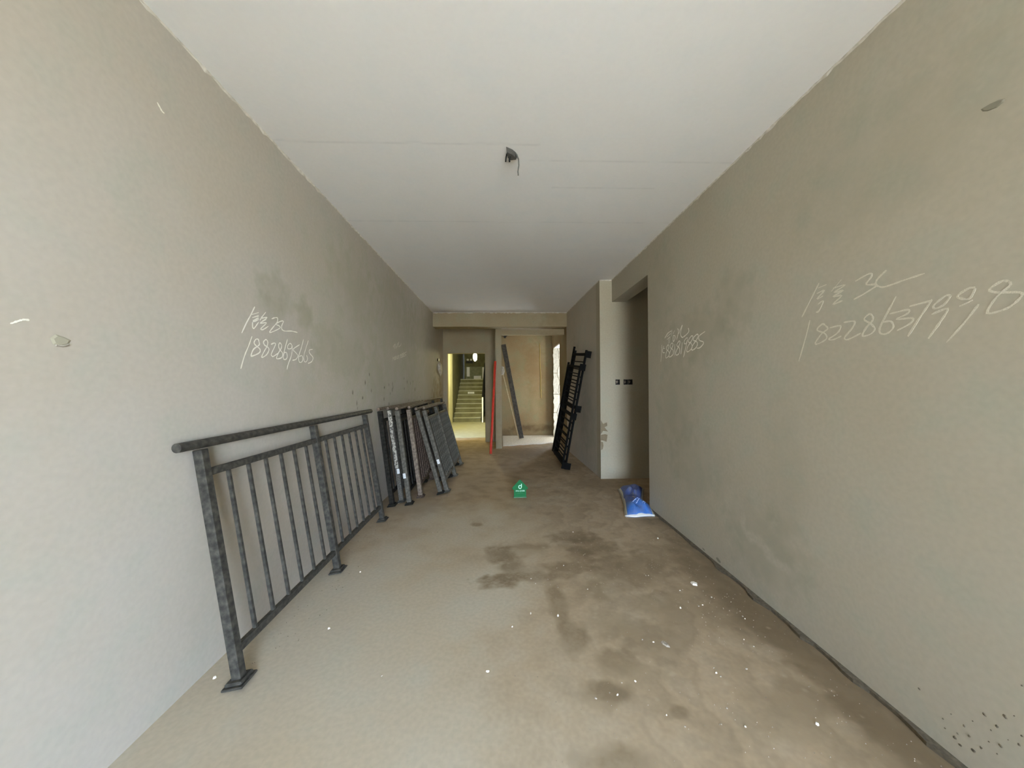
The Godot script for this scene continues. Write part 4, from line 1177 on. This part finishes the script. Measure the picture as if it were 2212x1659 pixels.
func writings() -> void:
	var w_left_near := [
		["character", [2.096,1.814,2.064,1.761,2.027,1.706,1.992,1.647],[2.067,1.762,2.129,1.787],[2.075,1.747,2.129,1.768,2.094,1.756],[2.079,1.73,2.129,1.756,2.079,1.723,2.133,1.748],[2.077,1.722,2.079,1.691,2.094,1.692,2.129,1.732]],
		["character", [2.192,1.802,2.157,1.766,2.141,1.744],[2.149,1.757,2.205,1.773,2.161,1.743,2.194,1.76,2.141,1.726,2.199,1.74,2.149,1.697,2.165,1.693,2.216,1.722]],
		["character", [2.246,1.772,2.278,1.785,2.305,1.788,2.301,1.762,2.277,1.738,2.228,1.69,2.25,1.692,2.329,1.729,2.319,1.742,2.287,1.748,2.343,1.776,2.365,1.777,2.348,1.747,2.35,1.724,2.382,1.718,2.454,1.729,2.525,1.73]],
		["digit", [2.073,1.641,2.045,1.583,2.012,1.523,1.984,1.452]],
		["digit", [2.132,1.614,2.125,1.63,2.105,1.628,2.09,1.606,2.109,1.59,2.14,1.574,2.132,1.552,2.07,1.528,2.067,1.538,2.086,1.569,2.132,1.598,2.132,1.614]],
		["digit", [2.211,1.626,2.194,1.638,2.171,1.621,2.181,1.603,2.207,1.595,2.221,1.58,2.198,1.547,2.154,1.528,2.173,1.561,2.202,1.598,2.211,1.626]],
		["digit", [2.239,1.614,2.273,1.627,2.282,1.615,2.245,1.56,2.245,1.546,2.263,1.543,2.314,1.569]],
		["digit", [2.347,1.622,2.328,1.635,2.314,1.613,2.328,1.591,2.357,1.57,2.347,1.542,2.295,1.531,2.309,1.563,2.342,1.601,2.347,1.622]],
		["digit", [2.41,1.669,2.382,1.605,2.367,1.559,2.366,1.535,2.391,1.534,2.407,1.553,2.397,1.58,2.372,1.574]],
		["digit", [2.459,1.635,2.438,1.645,2.412,1.624,2.417,1.606,2.453,1.613,2.462,1.635,2.461,1.592,2.448,1.554,2.416,1.502,2.404,1.468]],
		["digit", [2.553,1.649,2.475,1.609,2.502,1.59,2.53,1.57,2.507,1.543,2.464,1.533]],
		["digit", [2.603,1.693,2.57,1.622,2.541,1.568,2.546,1.529,2.575,1.528,2.593,1.549,2.581,1.574,2.547,1.565]],
		["digit", [2.667,1.693,2.629,1.625,2.605,1.573,2.611,1.537,2.635,1.535,2.654,1.557,2.641,1.583]],
		["digit", [2.724,1.633,2.679,1.623,2.685,1.6,2.73,1.573,2.711,1.541,2.66,1.524]],
	]
	var w_right_far := [
		["character", [3.482,1.811,3.413,1.85,3.341,1.862],[3.438,1.817,3.353,1.839],[3.432,1.791,3.365,1.81],[3.389,1.81,3.402,1.747],[3.365,1.807,3.378,1.753]],
		["character", [3.329,1.871,3.342,1.807],[3.275,1.857,3.313,1.827],[3.313,1.808,3.284,1.81,3.268,1.788,3.302,1.755,3.313,1.778,3.307,1.802]],
		["character", [3.225,1.865,3.207,1.838,3.241,1.763],[3.207,1.812,3.164,1.856,3.135,1.88,3.17,1.812,3.144,1.774,3.093,1.78,3.029,1.806,3.036,1.84]],
		["digit", [3.547,1.753,3.555,1.671,3.57,1.584]],
		["digit", [3.502,1.739,3.515,1.717,3.477,1.71],[3.516,1.714,3.529,1.701,3.523,1.674,3.478,1.67]],
		["digit", [3.397,1.73,3.415,1.737,3.446,1.715,3.44,1.692,3.398,1.671,3.392,1.636,3.442,1.615,3.463,1.622,3.447,1.67,3.403,1.699,3.397,1.73]],
		["digit", [3.314,1.74,3.337,1.745,3.367,1.726,3.356,1.7,3.315,1.679,3.31,1.64,3.369,1.618,3.393,1.625,3.374,1.663,3.32,1.713,3.314,1.74]],
		["digit", [3.275,1.732,3.281,1.678,3.285,1.624]],
		["digit", [3.182,1.745,3.198,1.746,3.236,1.722,3.231,1.705,3.199,1.689,3.186,1.656,3.21,1.629,3.254,1.627,3.259,1.652,3.209,1.698,3.182,1.729,3.182,1.745]],
		["digit", [3.14,1.729,3.151,1.673,3.168,1.625]],
		["digit", [3.049,1.751,3.064,1.758,3.104,1.738,3.105,1.715,3.075,1.711,3.049,1.743,3.08,1.678,3.122,1.595]],
		["digit", [2.964,1.762,2.987,1.763,3.03,1.738,3.031,1.716,2.997,1.707,2.975,1.674,2.998,1.65,3.051,1.635,3.063,1.649,3.046,1.682,2.997,1.714,2.964,1.742,2.964,1.762]],
		["digit", [2.883,1.763,2.909,1.764,2.95,1.745,2.951,1.721,2.915,1.711,2.893,1.687,2.916,1.658,2.97,1.642,2.984,1.656,2.965,1.683,2.915,1.716,2.883,1.743,2.883,1.763]],
		["digit", [2.782,1.771,2.857,1.752,2.875,1.735,2.862,1.71,2.808,1.691,2.816,1.671,2.863,1.65,2.902,1.652]],
	]
	var w_right_near := [
		["character", [1.765,1.862,1.82,1.783,1.871,1.709],[1.772,1.837,1.723,1.842],[1.778,1.811,1.736,1.816,1.778,1.784,1.742,1.791],[1.773,1.755,1.742,1.765,1.767,1.722,1.785,1.717]],
		["character", [1.645,1.843,1.698,1.801],[1.689,1.814,1.627,1.813,1.684,1.792,1.635,1.79,1.69,1.773,1.646,1.767,1.69,1.737,1.641,1.743]],
		["character", [1.579,1.816,1.517,1.831,1.508,1.816,1.531,1.788,1.486,1.773,1.532,1.752,1.587,1.735],[1.447,1.824,1.482,1.799,1.491,1.779,1.478,1.764,1.452,1.756,1.388,1.762,1.312,1.768]],
		["digit", [1.821,1.683,1.852,1.586,1.894,1.475]],
		["digit", [1.732,1.64,1.749,1.651,1.78,1.626,1.738,1.603,1.727,1.575,1.769,1.556,1.791,1.559,1.756,1.601,1.72,1.622,1.732,1.64]],
		["digit", [1.709,1.625,1.653,1.626,1.67,1.593,1.715,1.571,1.692,1.565,1.648,1.577]],
		["digit", [1.637,1.639,1.586,1.635,1.596,1.607,1.633,1.568,1.617,1.556,1.557,1.577]],
		["digit", [1.506,1.643,1.519,1.655,1.542,1.636,1.515,1.612,1.497,1.586,1.516,1.566,1.55,1.564,1.534,1.597,1.506,1.625,1.506,1.643]],
		["digit", [1.412,1.706,1.449,1.641,1.475,1.592,1.476,1.565,1.45,1.559,1.425,1.579,1.433,1.607,1.467,1.609]],
		["digit", [1.437,1.639,1.37,1.642,1.374,1.626,1.413,1.612,1.356,1.606,1.364,1.586,1.41,1.566]],
		["digit", [1.365,1.654,1.299,1.659,1.296,1.655,1.334,1.598,1.372,1.537]],
		["digit", [1.235,1.663,1.25,1.667,1.286,1.64,1.28,1.627,1.254,1.637,1.235,1.663],[1.293,1.608,1.245,1.619,1.264,1.58,1.304,1.519]],
		["digit", [1.168,1.674,1.187,1.676,1.217,1.655,1.185,1.64,1.168,1.672],[1.211,1.62,1.174,1.633],[1.16,1.616,1.2,1.558,1.249,1.498]],
		["digit", [1.086,1.67,1.103,1.677,1.133,1.659,1.116,1.644,1.063,1.63,1.065,1.611,1.094,1.587,1.139,1.582,1.116,1.63,1.086,1.656,1.086,1.67]],
	]
	var w_left_far := [
		["character", [4.719,1.868,4.767,1.899,4.82,1.917],[4.749,1.877,4.811,1.902],[4.754,1.864,4.802,1.884],[4.784,1.881,4.775,1.844],[4.802,1.883,4.792,1.851]],
		["character", [4.829,1.925,4.819,1.886],[4.871,1.926,4.842,1.903],[4.842,1.892,4.864,1.897,4.878,1.888,4.85,1.863,4.841,1.875,4.846,1.889]],
		["character", [4.913,1.941,4.929,1.928,4.9,1.878],[4.928,1.913,4.966,1.947,4.992,1.968,4.961,1.919,4.984,1.901,5.032,1.915,5.096,1.945,5.089,1.965]],
		["digit", [4.711,1.739,4.706,1.712,4.698,1.682]],
		["digit", [4.739,1.74,4.731,1.731,4.755,1.733],[4.731,1.73,4.722,1.724,4.726,1.716,4.755,1.719]],
		["digit", [4.809,1.749,4.796,1.749,4.776,1.738,4.78,1.731,4.809,1.728,4.813,1.717,4.779,1.705,4.765,1.705,4.775,1.723,4.805,1.738,4.809,1.749]],
		["digit", [4.868,1.763,4.851,1.762,4.83,1.751,4.838,1.744,4.868,1.741,4.872,1.728,4.829,1.713,4.813,1.713,4.825,1.728,4.864,1.752,4.868,1.763]],
		["digit", [4.899,1.766,4.894,1.745,4.891,1.725]],
		["digit", [4.974,1.784,4.96,1.781,4.929,1.767,4.933,1.762,4.96,1.76,4.971,1.749,4.951,1.736,4.915,1.73,4.911,1.738,4.951,1.762,4.974,1.778,4.974,1.784]],
		["digit", [5.01,1.784,5.0,1.761,4.986,1.74]],
		["digit", [5.093,1.807,5.079,1.808,5.042,1.793,5.042,1.784,5.069,1.787,5.093,1.804,5.065,1.773,5.027,1.734]],
		["digit", [5.179,1.828,5.155,1.823,5.112,1.806,5.112,1.796,5.145,1.798,5.169,1.789,5.145,1.774,5.092,1.76,5.081,1.764,5.097,1.78,5.145,1.801,5.179,1.819,5.179,1.828]],
		["digit", [5.268,1.844,5.238,1.839,5.194,1.823,5.194,1.812,5.233,1.815,5.258,1.809,5.233,1.792,5.174,1.775,5.159,1.779,5.179,1.794,5.233,1.817,5.268,1.835,5.268,1.844]],
		["digit", [5.392,1.871,5.299,1.845,5.278,1.834,5.293,1.825,5.36,1.827,5.349,1.816,5.293,1.798,5.247,1.791]],
	]
	writing("chalk_writing", "bright chalk name and phone number on the left wall above the nearest railing", WALL_L, w_left_near, 0.0070, M.chalk)
	writing("chalk_writing", "small chalk name and number on the right wall beside the side opening", WALL_R, w_right_far, 0.0090, M.chalk)
	writing("chalk_writing", "large slanting chalk name and number on the right wall nearest the camera", WALL_R, w_right_near, 0.0075, M.chalk_faint)
	writing("chalk_writing", "faint small chalk name and number far along the left wall above the stack", WALL_L, w_left_far, 0.011, M.chalk_faint)
